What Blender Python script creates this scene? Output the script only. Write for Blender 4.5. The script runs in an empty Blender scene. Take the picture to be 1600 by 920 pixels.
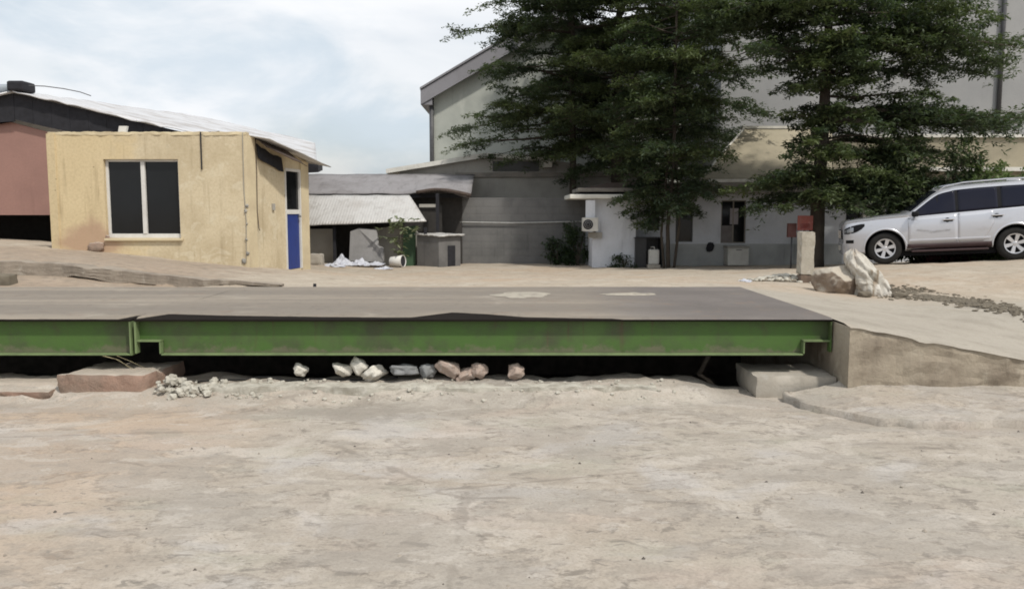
import bpy, bmesh, math, random
import numpy as np
from mathutils import Vector, noise as mnoise
R = math.radians
rnd = random.Random(7)
sc = bpy.context.scene
COL = sc.collection

# ------------------------------------------------------------------ camera model (29 mm lens, 1.7 m eye height)
F, CX, CY, EYE = 1300.0, 800.0, 460.0, 1.7
PITCH = math.atan(130 / F)
cp, sp = math.cos(PITCH), math.sin(PITCH)
def P(px, py, Y):
    """a point of the place seen at a photo pixel, Y metres in front"""
    dx, dy = px - CX, CY - py
    d = (dx, F * cp + dy * sp, -F * sp + dy * cp)
    t = Y / d[1]
    return Vector((d[0] * t, Y, EYE + d[2] * t))
def PX(px, Y): return P(px, 330, Y).x
def PZ(py, Y): return P(800, py, Y).z

# ------------------------------------------------------------------ scene helpers
ORG = {}
def tag(o, label=None, cat=None, group=None, kind=None):
    if label: o['label'] = label
    if cat: o['category'] = cat
    if group: o['group'] = group
    if kind: o['kind'] = kind
    return o
def thing(name, loc, label, cat, group=None):
    o = bpy.data.objects.new(name, None)
    o.empty_display_size = .2
    COL.objects.link(o); o.location = loc
    ORG[o.name] = Vector(loc)
    return tag(o, label, cat, group)

class MB:
    """collects shapes, then links them as ONE mesh object"""
    def __init__(s): s.v = []; s.f = []; s.m = []
    def add(s, verts, faces, m=0):
        o = len(s.v); s.v += [tuple(v) for v in verts]
        for f in faces: s.f.append(tuple(i + o for i in f)); s.m.append(m)
        return s
    def box(s, x0, x1, y0, y1, z0, z1, m=0):
        return s.hexa([(x0,y0,z0),(x1,y0,z0),(x1,y1,z0),(x0,y1,z0)], [(x0,y0,z1),(x1,y0,z1),(x1,y1,z1),(x0,y1,z1)], m)
    def hexa(s, lo, hi, m=0):
        n = len(lo)
        f = [tuple(reversed(range(n))), tuple(range(n, 2*n))] + [(i, (i+1) % n, n + (i+1) % n, n + i) for i in range(n)]
        return s.add(list(lo) + list(hi), f, m)
    def slab(s, poly, vec, m=0):
        """polygon (world points) extruded by vec"""
        v = Vector(vec)
        return s.hexa([Vector(p) for p in poly], [Vector(p) + v for p in poly], m)
    def tube(s, pts, rad, n=8, m=0, cap=True):
        pts = [Vector(p) for p in pts]; k = len(pts)
        rad = rad if hasattr(rad, '__len__') else [rad] * k
        vs, fs = [], []
        for i, p in enumerate(pts):
            t = (pts[min(i+1, k-1)] - pts[max(i-1, 0)]).normalized()
            a = t.cross(Vector((0,0,1)) if abs(t.z) < .9 else Vector((1,0,0))).normalized(); b = t.cross(a)
            for j in range(n):
                an = 2*math.pi*j/n
                vs.append(p + (a*math.cos(an) + b*math.sin(an)) * rad[i])
        for i in range(k-1):
            for j in range(n):
                fs.append((i*n+j, (i+1)*n+j, (i+1)*n+(j+1) % n, i*n+(j+1) % n))
        if cap: fs += [tuple(range(n)), tuple(reversed(range((k-1)*n, k*n)))]
        return s.add(vs, fs, m)
    def lathe(s, prof, c, axis='z', n=24, m=0):
        vs, fs = [], []
        k = len(prof)
        for j in range(n):
            a = 2*math.pi*j/n
            for (r, h) in prof:
                x, y = r*math.cos(a), r*math.sin(a)
                vs.append(Vector(c) + (Vector((x, y, h)) if axis == 'z' else Vector((x, h, y))))
        for j in range(n):
            for i in range(k-1):
                q = (j*k+i, ((j+1) % n)*k+i, ((j+1) % n)*k+i+1, j*k+i+1)
                fs.append(q if axis == 'z' else tuple(reversed(q)))
        return s.add(vs, fs, m)
    def grid(s, rows, m=0, flip=False):
        h, w = len(rows), len(rows[0])
        fs = []
        for i in range(h-1):
            for j in range(w-1):
                q = (i*w+j, i*w+j+1, (i+1)*w+j+1, (i+1)*w+j)
                fs.append(tuple(reversed(q)) if flip else q)
        return s.add([p for r in rows for p in r], fs, m)
    def wall(s, A, B, z0, z1, th, holes=(), top=None, m=0):
        """upright wall from A to B (plan), th thick away from its face (face on the right-hand side of A->B), with openings"""
        A = Vector((A[0], A[1])); B = Vector((B[0], B[1])); L = (B - A).length; d = (B - A)/L
        nin = Vector((-d.y, d.x))
        us = sorted({0, L} | {h[0] for h in holes} | {h[1] for h in holes}); zs = sorted({z0, z1} | {h[2] for h in holes} | {h[3] for h in holes})
        def pt(u, z, back):
            q = A + d*u + (nin*th if back else Vector((0, 0)))
            zz = top(u/L) if (top and z == z1) else z
            return (q.x, q.y, zz)
        full = {}
        for i in range(len(us)-1):
            for j in range(len(zs)-1):
                uc, zc = (us[i]+us[i+1])/2, (zs[j]+zs[j+1])/2
                full[i, j] = not any(h[0] < uc < h[1] and h[2] < zc < h[3] for h in holes)
        for (i, j), ok in full.items():
            if not ok: continue
            a, b, c, e = us[i], us[i+1], zs[j], zs[j+1]
            s.add([pt(a,c,0), pt(b,c,0), pt(b,e,0), pt(a,e,0)], [(0,1,2,3)], m)
            s.add([pt(a,c,1), pt(b,c,1), pt(b,e,1), pt(a,e,1)], [(3,2,1,0)], m)
            if not full.get((i-1, j)): s.add([pt(a,c,1), pt(a,c,0), pt(a,e,0), pt(a,e,1)], [(0,1,2,3)], m)
            if not full.get((i+1, j)): s.add([pt(b,c,0), pt(b,c,1), pt(b,e,1), pt(b,e,0)], [(0,1,2,3)], m)
            if not full.get((i, j-1)): s.add([pt(a,c,1), pt(b,c,1), pt(b,c,0), pt(a,c,0)], [(0,1,2,3)], m)
            if not full.get((i, j+1)): s.add([pt(a,e,0), pt(b,e,0), pt(b,e,1), pt(a,e,1)], [(0,1,2,3)], m)
        return s
    def build(s, name, mats, parent=None, org=None, smooth=False, bevel=0, local=False, weld=False):
        me = bpy.data.meshes.new(name)
        if parent is not None and not local: o0 = ORG[parent.name]
        else: o0 = Vector(org) if org is not None else Vector((0,0,0))
        me.from_pydata([(v[0]-o0.x, v[1]-o0.y, v[2]-o0.z) for v in s.v], [], s.f)
        mats = mats if isinstance(mats, (list, tuple)) else [mats]
        for m in mats: me.materials.append(m)
        me.polygons.foreach_set('material_index', s.m)
        me.polygons.foreach_set('use_smooth', [smooth]*len(s.f))
        if weld:
            bm = bmesh.new(); bm.from_mesh(me); bmesh.ops.remove_doubles(bm, verts=bm.verts, dist=1e-4)
            bmesh.ops.recalc_face_normals(bm, faces=bm.faces); bm.to_mesh(me); bm.free()
        me.update()
        ob = bpy.data.objects.new(name, me); COL.objects.link(ob)
        if parent is not None:
            ob.parent = parent; ORG[ob.name] = o0
        else:
            ob.location = o0; ORG[ob.name] = o0
        if bevel:
            b = ob.modifiers.new('soft edge', 'BEVEL'); b.width = bevel; b.segments = 2; b.limit_method = 'ANGLE'
        return ob

def fbm(x, y, z=0, oct=4, s=1.0):
    return mnoise.fractal(Vector((x*s, y*s, z*s)), 1.0, 2.0, oct)

def rock_mb(c, dim, seed, rough=.25, boxy=.5, sub=3, rot=0, tilt=0, facets=0):
    """a lump: icosphere pushed towards a box, roughened"""
    bm = bmesh.new(); bmesh.ops.create_icosphere(bm, subdivisions=sub, radius=1)
    mb = MB(); vs = []
    cr, sr = math.cos(rot), math.sin(rot); ct, st = math.cos(tilt), math.sin(tilt)
    fr = random.Random(seed*31+5); planes = [(Vector((fr.gauss(0, 1), fr.gauss(0, 1), fr.gauss(0, 1))).normalized(), fr.uniform(.62, .9)) for _ in range(facets)]
    for v in bm.verts:
        p = v.co.copy()
        q = p / max(abs(p.x), abs(p.y), abs(p.z))
        p = p.lerp(q*.86, boxy)
        for nv, dv in planes:
            o = p.dot(nv) - dv
            if o > 0: p -= nv*o*.92
        p *= 1 + rough * (mnoise.fractal(p*1.4 + Vector((seed*7.3, seed*3.1, seed)), 1, 2, 3)) + rough*.25*mnoise.noise(p*6 + Vector((seed, 0, 0)))
        p = Vector((p.x*dim[0]/2, p.y*dim[1]/2, p.z*dim[2]/2))
        p = Vector((p.x*ct + p.z*st, p.y, -p.x*st + p.z*ct))
        p = Vector((p.x*cr - p.y*sr, p.x*sr + p.y*cr, p.z))
        vs.append(p + Vector(c))
    mb.add(vs, [tuple(v.index for v in f.verts) for f in bm.faces]); bm.free()
    return mb
def rough_block(x0, x1, y0, y1, z0, z1, seed, step=.05, amp=.02, chip=.05, skew=None):
    """a cast block with worn arrises: a gridded box, vertices displaced"""
    nx, ny, nz = (max(2, int((b-a)/step)) for a, b in ((x0,x1),(y0,y1),(z0,z1)))
    mb = MB()
    def d(p):
        p = Vector(p)
        u = [(p.x-x0)/(x1-x0), (p.y-y0)/(y1-y0), (p.z-z0)/(z1-z0)]
        e = sorted(min(t, 1-t)*s for t, s in zip(u, (x1-x0, y1-y0, z1-z0)))
        c = Vector(((x0+x1)/2, (y0+y1)/2, (z0+z1)/2))
        n = mnoise.fractal(p*5 + Vector((seed, seed*2, 0)), 1, 2, 4)
        k = max(0, 1 - e[1]/chip) * chip * max(0, .35 + .9*n)
        dirc = (c - p); dirc.normalize()
        q = p + dirc*k + mnoise.noise_vector(p*9 + Vector((seed, 0, 3)))*amp
        if skew: q = Vector(skew(q))
        return q
    def face(f, a, b, flip):
        mb.grid([[d(f(i/a, j/b)) for i in range(a+1)] for j in range(b+1)], flip=flip)
    X = lambda t: x0+(x1-x0)*t
    Yf = lambda t: y0+(y1-y0)*t
    Z = lambda t: z0+(z1-z0)*t
    face(lambda u, v: (X(u), y0, Z(v)), nx, nz, False); face(lambda u, v: (X(u), y1, Z(v)), nx, nz, True)
    face(lambda u, v: (x0, Yf(u), Z(v)), ny, nz, True); face(lambda u, v: (x1, Yf(u), Z(v)), ny, nz, False)
    face(lambda u, v: (X(u), Yf(v), z1), nx, ny, False); face(lambda u, v: (X(u), Yf(v), z0), nx, ny, True)
    return mb

# ------------------------------------------------------------------ materials
class NT:
    def __init__(s, name):
        s.mat = bpy.data.materials.new(name); s.mat.use_nodes = True
        s.t = s.mat.node_tree; s.n = s.t.nodes; s.b = s.n['Principled BSDF']
        s.L = s.t.links
    def new(s, typ, **kw):
        n = s.n.new(typ)
        for k, v in kw.items(): setattr(n, k, v)
        return n
    def co(s, world=False, scale=(1,1,1), rot=(0,0,0)):
        src = s.new('ShaderNodeNewGeometry').outputs['Position'] if world else s.new('ShaderNodeTexCoord').outputs['Object']
        m = s.new('ShaderNodeMapping'); m.inputs['Scale'].default_value = scale; m.inputs['Rotation'].default_value = rot
        s.L.new(src, m.inputs['Vector']); return m.outputs['Vector']
    def noise(s, vec, scale, detail=6, rough=.6, dist=0):
        n = s.new('ShaderNodeTexNoise'); n.inputs['Scale'].default_value = scale; n.inputs['Detail'].default_value = detail
        n.inputs['Roughness'].default_value = rough; n.inputs['Distortion'].default_value = dist
        s.L.new(vec, n.inputs['Vector']); return n.outputs['Fac']
    def voro(s, vec, scale, feature='F1'):
        n = s.new('ShaderNodeTexVoronoi', feature=feature); n.inputs['Scale'].default_value = scale
        s.L.new(vec, n.inputs['Vector']); return n.outputs['Distance']
    def ramp(s, fac, a, b, lo=0.0, hi=1.0):
        n = s.new('ShaderNodeMapRange'); n.interpolation_type = 'SMOOTHSTEP'
        n.inputs['From Min'].default_value = a; n.inputs['From Max'].default_value = b
        n.inputs['To Min'].default_value = lo; n.inputs['To Max'].default_value = hi
        s.L.new(fac, n.inputs['Value']); return n.outputs['Result']
    def mix(s, fac, a, b):
        n = s.new('ShaderNodeMix', data_type='RGBA')
        for sock, v in ((n.inputs[0], fac), (n.inputs[6], a), (n.inputs[7], b)):
            if isinstance(v, (int, float)): sock.default_value = v
            elif isinstance(v, (tuple, list)): sock.default_value = (*v, 1) if len(v) == 3 else v
            else: s.L.new(v, sock)
        return n.outputs[2]
    def math(s, op, a, b=0.0):
        n = s.new('ShaderNodeMath', operation=op)
        for sock, v in ((n.inputs[0], a), (n.inputs[1], b)):
            if isinstance(v, (int, float)): sock.default_value = v
            else: s.L.new(v, sock)
        return n.outputs[0]
    def bump(s, h, strength=.3, dist=.02):
        n = s.new('ShaderNodeBump'); n.inputs['Strength'].default_value = strength; n.inputs['Distance'].default_value = dist
        s.L.new(h, n.inputs['Height']); s.L.new(n.outputs['Normal'], s.b.inputs['Normal'])
    def out(s, col=None, rough=.9, metal=0.0, spec=.3):
        if col is not None:
            if isinstance(col, tuple): s.b.inputs['Base Color'].default_value = (*col, 1)
            else: s.L.new(col, s.b.inputs['Base Color'])
        if isinstance(rough, (int, float)): s.b.inputs['Roughness'].default_value = rough
        else: s.L.new(rough, s.b.inputs['Roughness'])
        s.b.inputs['Metallic'].default_value = metal
        s.b.inputs['Specular IOR Level'].default_value = spec
        return s.mat
def sep(nt, vec, ax):
    n = nt.new('ShaderNodeSeparateXYZ'); nt.L.new(vec, n.inputs[0]); return n.outputs[ax]

def weathered(name, c, stain, amount=.6, scale=1.2, streak=.5, rough=.92, bump=.25, metal=0, spec=.25, light=None, blocks=None, fine=22):
    """a painted, plastered or cast surface: blotches, streaks of wear and a fine grain"""
    n = NT(name); v = n.co()
    col = n.mix(n.ramp(n.noise(v, scale, 7, .62), .38, .72, 0, amount), c, stain)
    if light: col = n.mix(n.ramp(n.noise(n.co(scale=(1,1,.7)), scale*2.3, 6, .6, .6), .55, .72, 0, .7), col, light)
    if streak:
        st = n.math('MULTIPLY', n.ramp(n.noise(n.co(scale=(5,5,.35)), 1.3, 5, .6), .52, .78), n.ramp(n.noise(v, .8, 3), .4, .7))
        col = n.mix(n.math('MULTIPLY', st, streak), col, tuple(x*.45 for x in stain))
    g = n.noise(v, fine, 8, .7)
    col = n.mix(n.ramp(g, .35, .7, 0, .3), col, tuple(x*.7 for x in c))
    h = g
    if blocks:
        b = n.new('ShaderNodeTexBrick'); b.inputs['Scale'].default_value = 1; b.inputs['Brick Width'].default_value = blocks[0]
        b.inputs['Row Height'].default_value = blocks[1]; b.inputs['Mortar Size'].default_value = .012; b.inputs['Mortar Smooth'].default_value = .3
        m = n.new('ShaderNodeMapping'); m.inputs['Rotation'].default_value = (R(90), 0, 0)
        n.L.new(v, m.inputs['Vector']); n.L.new(m.outputs['Vector'], b.inputs['Vector'])
        b.inputs['Color1'].default_value = (1,1,1,1); b.inputs['Color2'].default_value = (.75,.75,.75,1); b.inputs['Mortar'].default_value = (.5,.5,.5,1)
        mm = n.new('ShaderNodeMix', data_type='RGBA', blend_type='MULTIPLY'); mm.inputs[0].default_value = .08
        n.L.new(col, mm.inputs[6]); n.L.new(b.outputs['Color'], mm.inputs[7]); col = mm.outputs[2]
        h = n.math('SUBTRACT', n.math('MULTIPLY', g, .4), b.outputs['Fac'])
    n.bump(h, bump, .015)
    return n.out(col, rough, metal, spec)
def plain(name, c, rough=.6, metal=0, spec=.4, var=.25, scale=8):
    n = NT(name); v = n.co()
    col = n.mix(n.ramp(n.noise(v, scale, 6), .35, .7, 0, 1), c, tuple(x*(1-var) for x in c))
    n.bump(n.noise(v, scale*5, 4), .08, .005)
    return n.out(col, rough, metal, spec)
def corrugated(name, c, stain, axis=0, period=.08, amount=.6, rough=.55, metal=.2, bmp=.25):
    n = NT(name); v = n.co()
    col = n.mix(n.ramp(n.noise(v, 1.1, 7, .65), .42, .7, 0, amount), c, stain)
    sc_ = (7, .5, 7) if axis == 0 else (.5, 7, 7)
    col = n.mix(n.ramp(n.noise(n.co(scale=sc_), 1, 4), .5, .75, 0, .4), col, tuple(x*.6 for x in stain))
    col = n.mix(n.ramp(n.noise(v, 14, 6), .5, .7, 0, .3), col, stain)
    w = n.math('SINE', n.math('MULTIPLY', sep(n, v, axis), 2*math.pi/period))
    n.bump(w, bmp, .012)
    return n.out(col, rough, metal, .4)

def ground_material(name, sand=False, yard=False):
    n = NT(name); v = n.co(True)
    big = n.noise(v, .33, 5, .55); mid = n.noise(v, 1.7, 8, .66, .4); fine = n.noise(v, 11, 9, .72); grit = n.noise(v, 55, 6, .7)
    sm = n.noise(n.co(True, (1, 1.6, 1)), 4.6, 8, .7, .5)
    tracks = n.noise(n.co(True, (.35, 2.6, 1), (0, 0, .08)), 1.0, 7, .62, .3)
    pale, base, soil, dark = ((.52,.482,.425), (.415,.380,.328), (.40,.338,.272), (.20,.18,.155))
    if sand: pale, base, soil, dark = ((.50,.455,.385), (.42,.375,.31), (.43,.35,.27), (.26,.225,.18))
    col = n.mix(n.ramp(big, .38, .66), base, soil if sand else n.mix(.45, base, soil))
    col = n.mix(n.ramp(mid, .46, .66, 0, .8), col, pale)
    col = n.mix(n.ramp(tracks, .54, .74, 0, .35), col, dark)
    col = n.mix(n.ramp(sm, .555, .64, 0, .75), col, dark)
    col = n.mix(n.ramp(sm, .30, .47, .65, 0), col, pale)
    col = n.mix(n.ramp(fine, .55, .68, 0, .55), col, dark)
    col = n.mix(n.ramp(fine, .28, .45, .6, 0), col, pale)
    x = sep(n, v, 0); y = sep(n, v, 1)
    gr2 = n.noise(n.co(True, (1, 1.3, 1)), 26, 6, .72)
    col = n.mix(n.ramp(gr2, .57, .66, 0, .4), col, dark); col = n.mix(n.ramp(gr2, .33, .42, .3, 0), col, pale)
    if yard:
        # reddish laterite dust along the left of the yard, greenish grey wear, crumbling pale concrete along the pit
        wob = n.math('ADD', x, n.math('MULTIPLY', n.noise(v, .8, 5), 1.6))
        col = n.mix(n.ramp(wob, -2.3, -.6, .65, 0), col, (.48,.37,.275))
        col = n.mix(n.ramp(n.noise(n.co(True, (.8, 1.3, 1)), 1.1, 6, .6), .52, .70, 0, .55), col, (.40,.40,.33))
        col = n.mix(n.ramp(n.noise(n.co(True, (.7, 1.1, 1), (0, 0, .9)), 1.5, 6, .6, .6), .54, .66, 0, .6), col, (.53,.495,.445))
        col = n.mix(n.ramp(n.noise(n.co(True, (.9, 1.4, 1), (0, 0, 1.7)), 1.3, 5, .55, .5), .53, .68, 0, .5), col, (.50,.49,.48))
        col = n.mix(n.ramp(n.noise(n.co(True, (.7, 1.2, 1), (0, 0, 2.6)), .9, 5, .55, .5), .52, .66, 0, .45), col, (.47,.40,.345))
        blot = n.math('MULTIPLY', n.ramp(n.noise(n.co(True, (1, 2.1, 1), (0, 0, .4)), 7.5, 6, .65, .8), .58, .66), n.ramp(n.noise(v, .7, 3), .44, .56))
        col = n.mix(n.math('MULTIPLY', blot, .7), col, (.20,.185,.165))
        wy = n.math('ADD', y, n.math('MULTIPLY', n.math('SUBTRACT', sm, .5), 1.4))
        crumb = n.math('MULTIPLY', n.ramp(wy, 6.95, 7.35), n.ramp(fine, .36, .5))
        col = n.mix(n.math('MULTIPLY', crumb, .55), col, (.49,.465,.41))
        sp_ = n.math('MULTIPLY', n.ramp(n.voro(n.co(True, (1, 1.7, 1)), 2.3), .03, .16, 1, 0), n.ramp(n.noise(v, .9, 2), .56, .64))
        col = n.mix(n.math('MULTIPLY', sp_, .6), col, (.14,.12,.10))
        damp = n.math('MULTIPLY', n.ramp(n.math('ADD', n.math('MULTIPLY', n.math('ABSOLUTE', n.math('ADD', x, 1.3)), .5), n.math('ABSOLUTE', n.math('SUBTRACT', wy, 7.0))), .16, .55, 1, 0), .5)
        col = n.mix(damp, col, (.24,.215,.18))
        lay = n.noise(n.co(True, (.55, 1.0, 1), (0, 0, 3.3)), 1.25, 9, .64, .35)
        col = n.mix(n.ramp(lay, .515, .545, 0, .42), col, (.335,.315,.285))
        rim = n.math('MULTIPLY', n.ramp(lay, .500, .516), n.ramp(lay, .516, .535, 1, 0))
        col = n.mix(n.math('MULTIPLY', n.math('MULTIPLY', rim, n.ramp(fine, .4, .55)), .55), col, (.19,.17,.15))
        lay2 = n.noise(n.co(True, (.8, 1.5, 1), (0, 0, 5.1)), 2.6, 8, .66, .3)
        col = n.mix(n.ramp(lay2, .56, .585, 0, .38), col, (.30,.275,.24))
        col = n.mix(n.ramp(lay2, .40, .42, .38, 0), col, (.56,.525,.475))
        e = n.voro(n.co(True, (.2, .62, 1)), 1.0, 'DISTANCE_TO_EDGE')
        crack = n.math('MULTIPLY', n.ramp(n.math('ADD', e, n.math('MULTIPLY', mid, .05)), .026, .031, 1, 0), n.ramp(big, .44, .52))
        col = n.mix(n.math('MULTIPLY', crack, .35), col, (.15,.13,.11))
    if sand:
        cm = n.math('MULTIPLY', n.ramp(n.math('ADD', x, n.math('MULTIPLY', mid, .9)), 2.9, 3.6), n.ramp(n.math('ADD', y, n.math('MULTIPLY', mid, 2.5)), 12.0, 14.2, 1, 0))
        conc = n.mix(n.ramp(mid, .42, .7), (.40,.38,.335), (.31,.29,.25))
        conc = n.mix(n.ramp(fine, .5, .72, 0, .5), conc, (.22,.205,.175))
        col = n.mix(n.math('MULTIPLY', cm, .9), col, conc)
        red = n.math('MULTIPLY', n.ramp(n.math('SUBTRACT', n.math('MULTIPLY', x, -1.0), n.math('MULTIPLY', mid, 2.0)), 2.8, 4.2), n.ramp(y, 15.5, 17.5, 1, 0))
        col = n.mix(n.math('MULTIPLY', red, .65), col, n.mix(n.ramp(sm, .4, .62), (.33,.26,.20), (.22,.18,.145)))
    col = n.mix(n.ramp(grit, .45, .62, 0, .3), col, tuple(q*.58 for q in base))
    mu = n.new('ShaderNodeMix', data_type='RGBA', blend_type='MULTIPLY'); mu.inputs[0].default_value = 1
    n.L.new(col, mu.inputs[6]); mu.inputs[7].default_value = (.92,.89,.86,1) if sand else (.90,.875,.855,1); col = mu.outputs[2]
    h = n.math('ADD', n.math('MULTIPLY', fine, .7), n.math('ADD', n.math('MULTIPLY', grit, .2), n.math('MULTIPLY', mid, .8)))
    n.bump(h, .6, .025)
    return n.out(col, .95, 0, .15)

m_yard = ground_material('worn dusty concrete yard', yard=True)
m_court = ground_material('sandy court', sand=True)
m_pit = plain('soil darkened as pit shade', (.11,.095,.08), .95, var=.4)  # shade of the pit put into the soil's dark tone
m_green = weathered('green painted steel', (.072,.145,.031), (.066,.075,.038), .9, 2.6, .8, .6, .08, spec=.4)
def beam_material():
    n = NT('chipped green beam paint'); v = n.co()
    col = n.mix(n.ramp(n.noise(v, 2.6, 7, .65), .38, .7), (.064,.128,.028), (.060,.076,.036))
    col = n.mix(n.ramp(n.noise(n.co(scale=(1.5, 1, 1)), 1.1, 4), .5, .7, 0, .6), col, (.082,.145,.04))
    run = n.math('MULTIPLY', n.ramp(n.noise(n.co(scale=(9, 1, .5)), 1.6, 5, .65), .54, .70), n.ramp(n.noise(v, 1.3, 3), .42, .6))
    col = n.mix(n.math('MULTIPLY', run, .75), col, (.085,.06,.036))
    z = sep(n, v, 2)
    splash = n.ramp(n.math('ADD', z, n.math('MULTIPLY', n.noise(n.co(scale=(3, 1, 3)), 2.2, 7, .7), .30)), .15, .21, 1, 0)
    col = n.mix(n.math('MULTIPLY', splash, .6), col, (.16,.135,.10))
    chip = n.math('MULTIPLY', n.ramp(n.noise(n.co(scale=(1, 1, 1.6)), 16, 6, .75), .62, .67), n.ramp(n.noise(v, 2.2, 3), .5, .62))
    col = n.mix(n.math('MULTIPLY', chip, .9), col, (.045,.032,.025))
    n.bump(n.noise(v, 12, 6, .7), .15, .01)
    return n.out(col, .62, 0, .35)
m_green_beam = beam_material()
m_greenlip = weathered('worn green paint with lit edge', (.17,.23,.10), (.09,.115,.06), .7, 5, .3, .65, .08, spec=.4)  # paler than the web: wear, plus light on the edges painted in
m_plate = weathered('dark rusty deck plate', (.018,.015,.013), (.012,.010,.009), .7, 3, 0, 1.0, .1, spec=.05)  # near-black stands for the shadow along the torn topping edge
m_ramp_side = weathered('stained ramp concrete', (.36,.31,.24), (.18,.145,.11), .85, 2.4, .9, .95, .8, light=(.45,.40,.32))
m_conc = weathered('rough concrete', (.42,.385,.33), (.25,.225,.185), .7, 2.4, .3, .95, .5, light=(.42,.40,.36))
m_conc_pale = weathered('pale broken concrete', (.50,.475,.41), (.25,.225,.18), .8, 7, 0, .95, .7, light=(.58,.55,.49))
m_pier_plain = weathered('reddish mortar pier', (.275,.19,.14), (.2,.155,.125), .7, 2, .2, .95, .5, light=(.36,.20,.135))
def pier_material():
    n = NT('reddish footing mortar'); v = n.co()
    col = n.mix(n.ramp(n.noise(v, 2.2, 6, .6), .4, .65), (.25,.19,.15), (.32,.215,.165))
    col = n.mix(n.ramp(n.noise(v, 7, 7, .7), .5, .7, 0, .6), col, (.19,.145,.115))
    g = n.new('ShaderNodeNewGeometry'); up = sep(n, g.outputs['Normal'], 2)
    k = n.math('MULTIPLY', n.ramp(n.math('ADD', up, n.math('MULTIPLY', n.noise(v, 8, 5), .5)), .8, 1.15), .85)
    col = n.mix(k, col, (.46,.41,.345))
    n.bump(n.noise(v, 14, 8, .7), .9, .03)
    return n.out(col, .95, 0, .15)
m_pier = pier_material()
def hut_material():
    n = NT('yellow ochre emulsion on patched plaster'); v = n.co(); w = n.co(True)
    a, b = (.60,.515,.36), (.49,.41,.275)
    col = n.mix(n.ramp(n.noise(v, 1.2, 7, .62), .4, .66), a, b)
    x, z = sep(n, w, 0), sep(n, w, 2)
    wob = n.math('MULTIPLY', n.math('SUBTRACT', n.noise(v, 2.2, 6, .65), .5), 2.2)
    # fresher, yellower paint left of the window, bare trowelled patches right of it
    col = n.mix(n.ramp(n.math('ADD', x, wob), -7.9, -7.3, .75, 0), col, (.62,.50,.30))
    patch = n.math('MULTIPLY', n.ramp(n.noise(n.co(scale=(1, 1, 1.5)), 2.6, 5, .6, .8), .53, .62), n.ramp(n.math('ADD', x, wob), -7.0, -6.6))
    col = n.mix(n.math('MULTIPLY', patch, .55), col, (.64,.575,.43))
    foot = n.math('ADD', n.math('ABSOLUTE', n.math('MULTIPLY', n.math('ADD', x, 8.45), .8)), n.math('ADD', n.math('ABSOLUTE', n.math('SUBTRACT', z, 1.05)), n.math('MULTIPLY', wob, .3)))
    col = n.mix(n.ramp(foot, .35, .75, .8, 0), col, (.40,.26,.185))
    st = n.math('MULTIPLY', n.ramp(n.noise(n.co(scale=(5, 5, .3)), 1.4, 5, .6), .52, .74), n.ramp(n.noise(v, .9, 3), .42, .64))
    col = n.mix(n.math('MULTIPLY', st, .65), col, (.24,.18,.105))
    pits = n.math('MULTIPLY', n.ramp(n.voro(n.co(scale=(1, 1, 1.4)), 5), .04, .12, 1, 0), n.ramp(n.noise(v, 1.6, 3), .56, .62))
    col = n.mix(n.math('MULTIPLY', pits, .7), col, (.17,.12,.075))
    f = n.noise(v, 20, 8, .7); col = n.mix(n.ramp(f, .4, .7, 0, .35), col, (.36,.28,.165))
    n.bump(n.math('ADD', n.math('MULTIPLY', f, .3), n.noise(v, 2.5, 5, .6)), .3, .02)
    return n.out(col, .93, 0, .2)
m_hut = hut_material()
m_hut_plain = weathered('yellow ochre emulsion', (.56,.455,.275), (.40,.315,.195), .95, 1.5, .6, .93, .3, light=(.63,.545,.37))
m_hut_trim = weathered('pale ochre plaster', (.62,.53,.355), (.46,.37,.25), .6, 1.6, .4, .93, .3)
m_pink = weathered('faded pink paint', (.315,.185,.155), (.24,.14,.12), .7, .7, .4, .92, .15)
m_sheet = corrugated('weathered zinc sheet', (.52,.51,.49), (.34,.31,.28), 0, .09)
m_sheet_y = corrugated('bright zinc sheet', (.60,.60,.61), (.33,.29,.255), 1, .12, .8, .5, .25)
m_asb = corrugated('grey fibre roof sheet', (.25,.24,.245), (.16,.15,.15), 0, .14, .7, .9, 0, .08)
m_rust = corrugated('dark rusted sheet', (.085,.06,.047), (.045,.036,.032), 0, .09, .7, .9, 0)
m_dark = plain('black timber and shade panels', (.022,.022,.027), .9, var=.3)  # dark timber parts, and panels standing in for shade
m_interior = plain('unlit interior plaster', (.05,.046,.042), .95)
m_glass = plain('dark tinted glazing', (.010,.011,.012), .1, 0, .3, var=.2, scale=2)
m_white = weathered('white painted frame', (.66,.65,.62), (.5,.48,.44), .5, 3, .2, .6, .05)
m_blue = weathered('blue door panel', (.022,.045,.21), (.02,.035,.15), .6, 3, .2, .5, .05, spec=.4)
m_blockwall = weathered('sooty block wall', (.175,.172,.167), (.105,.106,.104), .8, .9, .6, .95, .6, blocks=(.46,.23))
m_grime = weathered('grimy render', (.35,.335,.30), (.21,.2,.182), .8, .8, .8, .95, .3)
m_hall = weathered('pale green grey render', (.46,.475,.43), (.28,.295,.268), .7, .5, .6, .93, .2, light=(.54,.55,.495))
m_tall = weathered('grey render', (.335,.335,.33), (.255,.258,.26), .7, .4, .3, .93, .15)
m_fascia = weathered('grey fascia sheet', (.25,.245,.26), (.18,.175,.185), .6, .8, .4, .7, .1)
m_bung = weathered('bluish white wash', (.60,.615,.65), (.42,.435,.46), .8, .9, .7, .92, .2)
m_bung_low = weathered('grey plinth wash', (.42,.43,.425), (.28,.29,.285), .8, 1.1, .6, .92, .25)
m_beige = weathered('beige parapet render', (.36,.32,.235), (.22,.20,.15), .8, .8, .8, .93, .25)
m_coping = weathered('white coping', (.68,.66,.60), (.42,.41,.36), .7, 2, .3, .9, .2)
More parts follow.
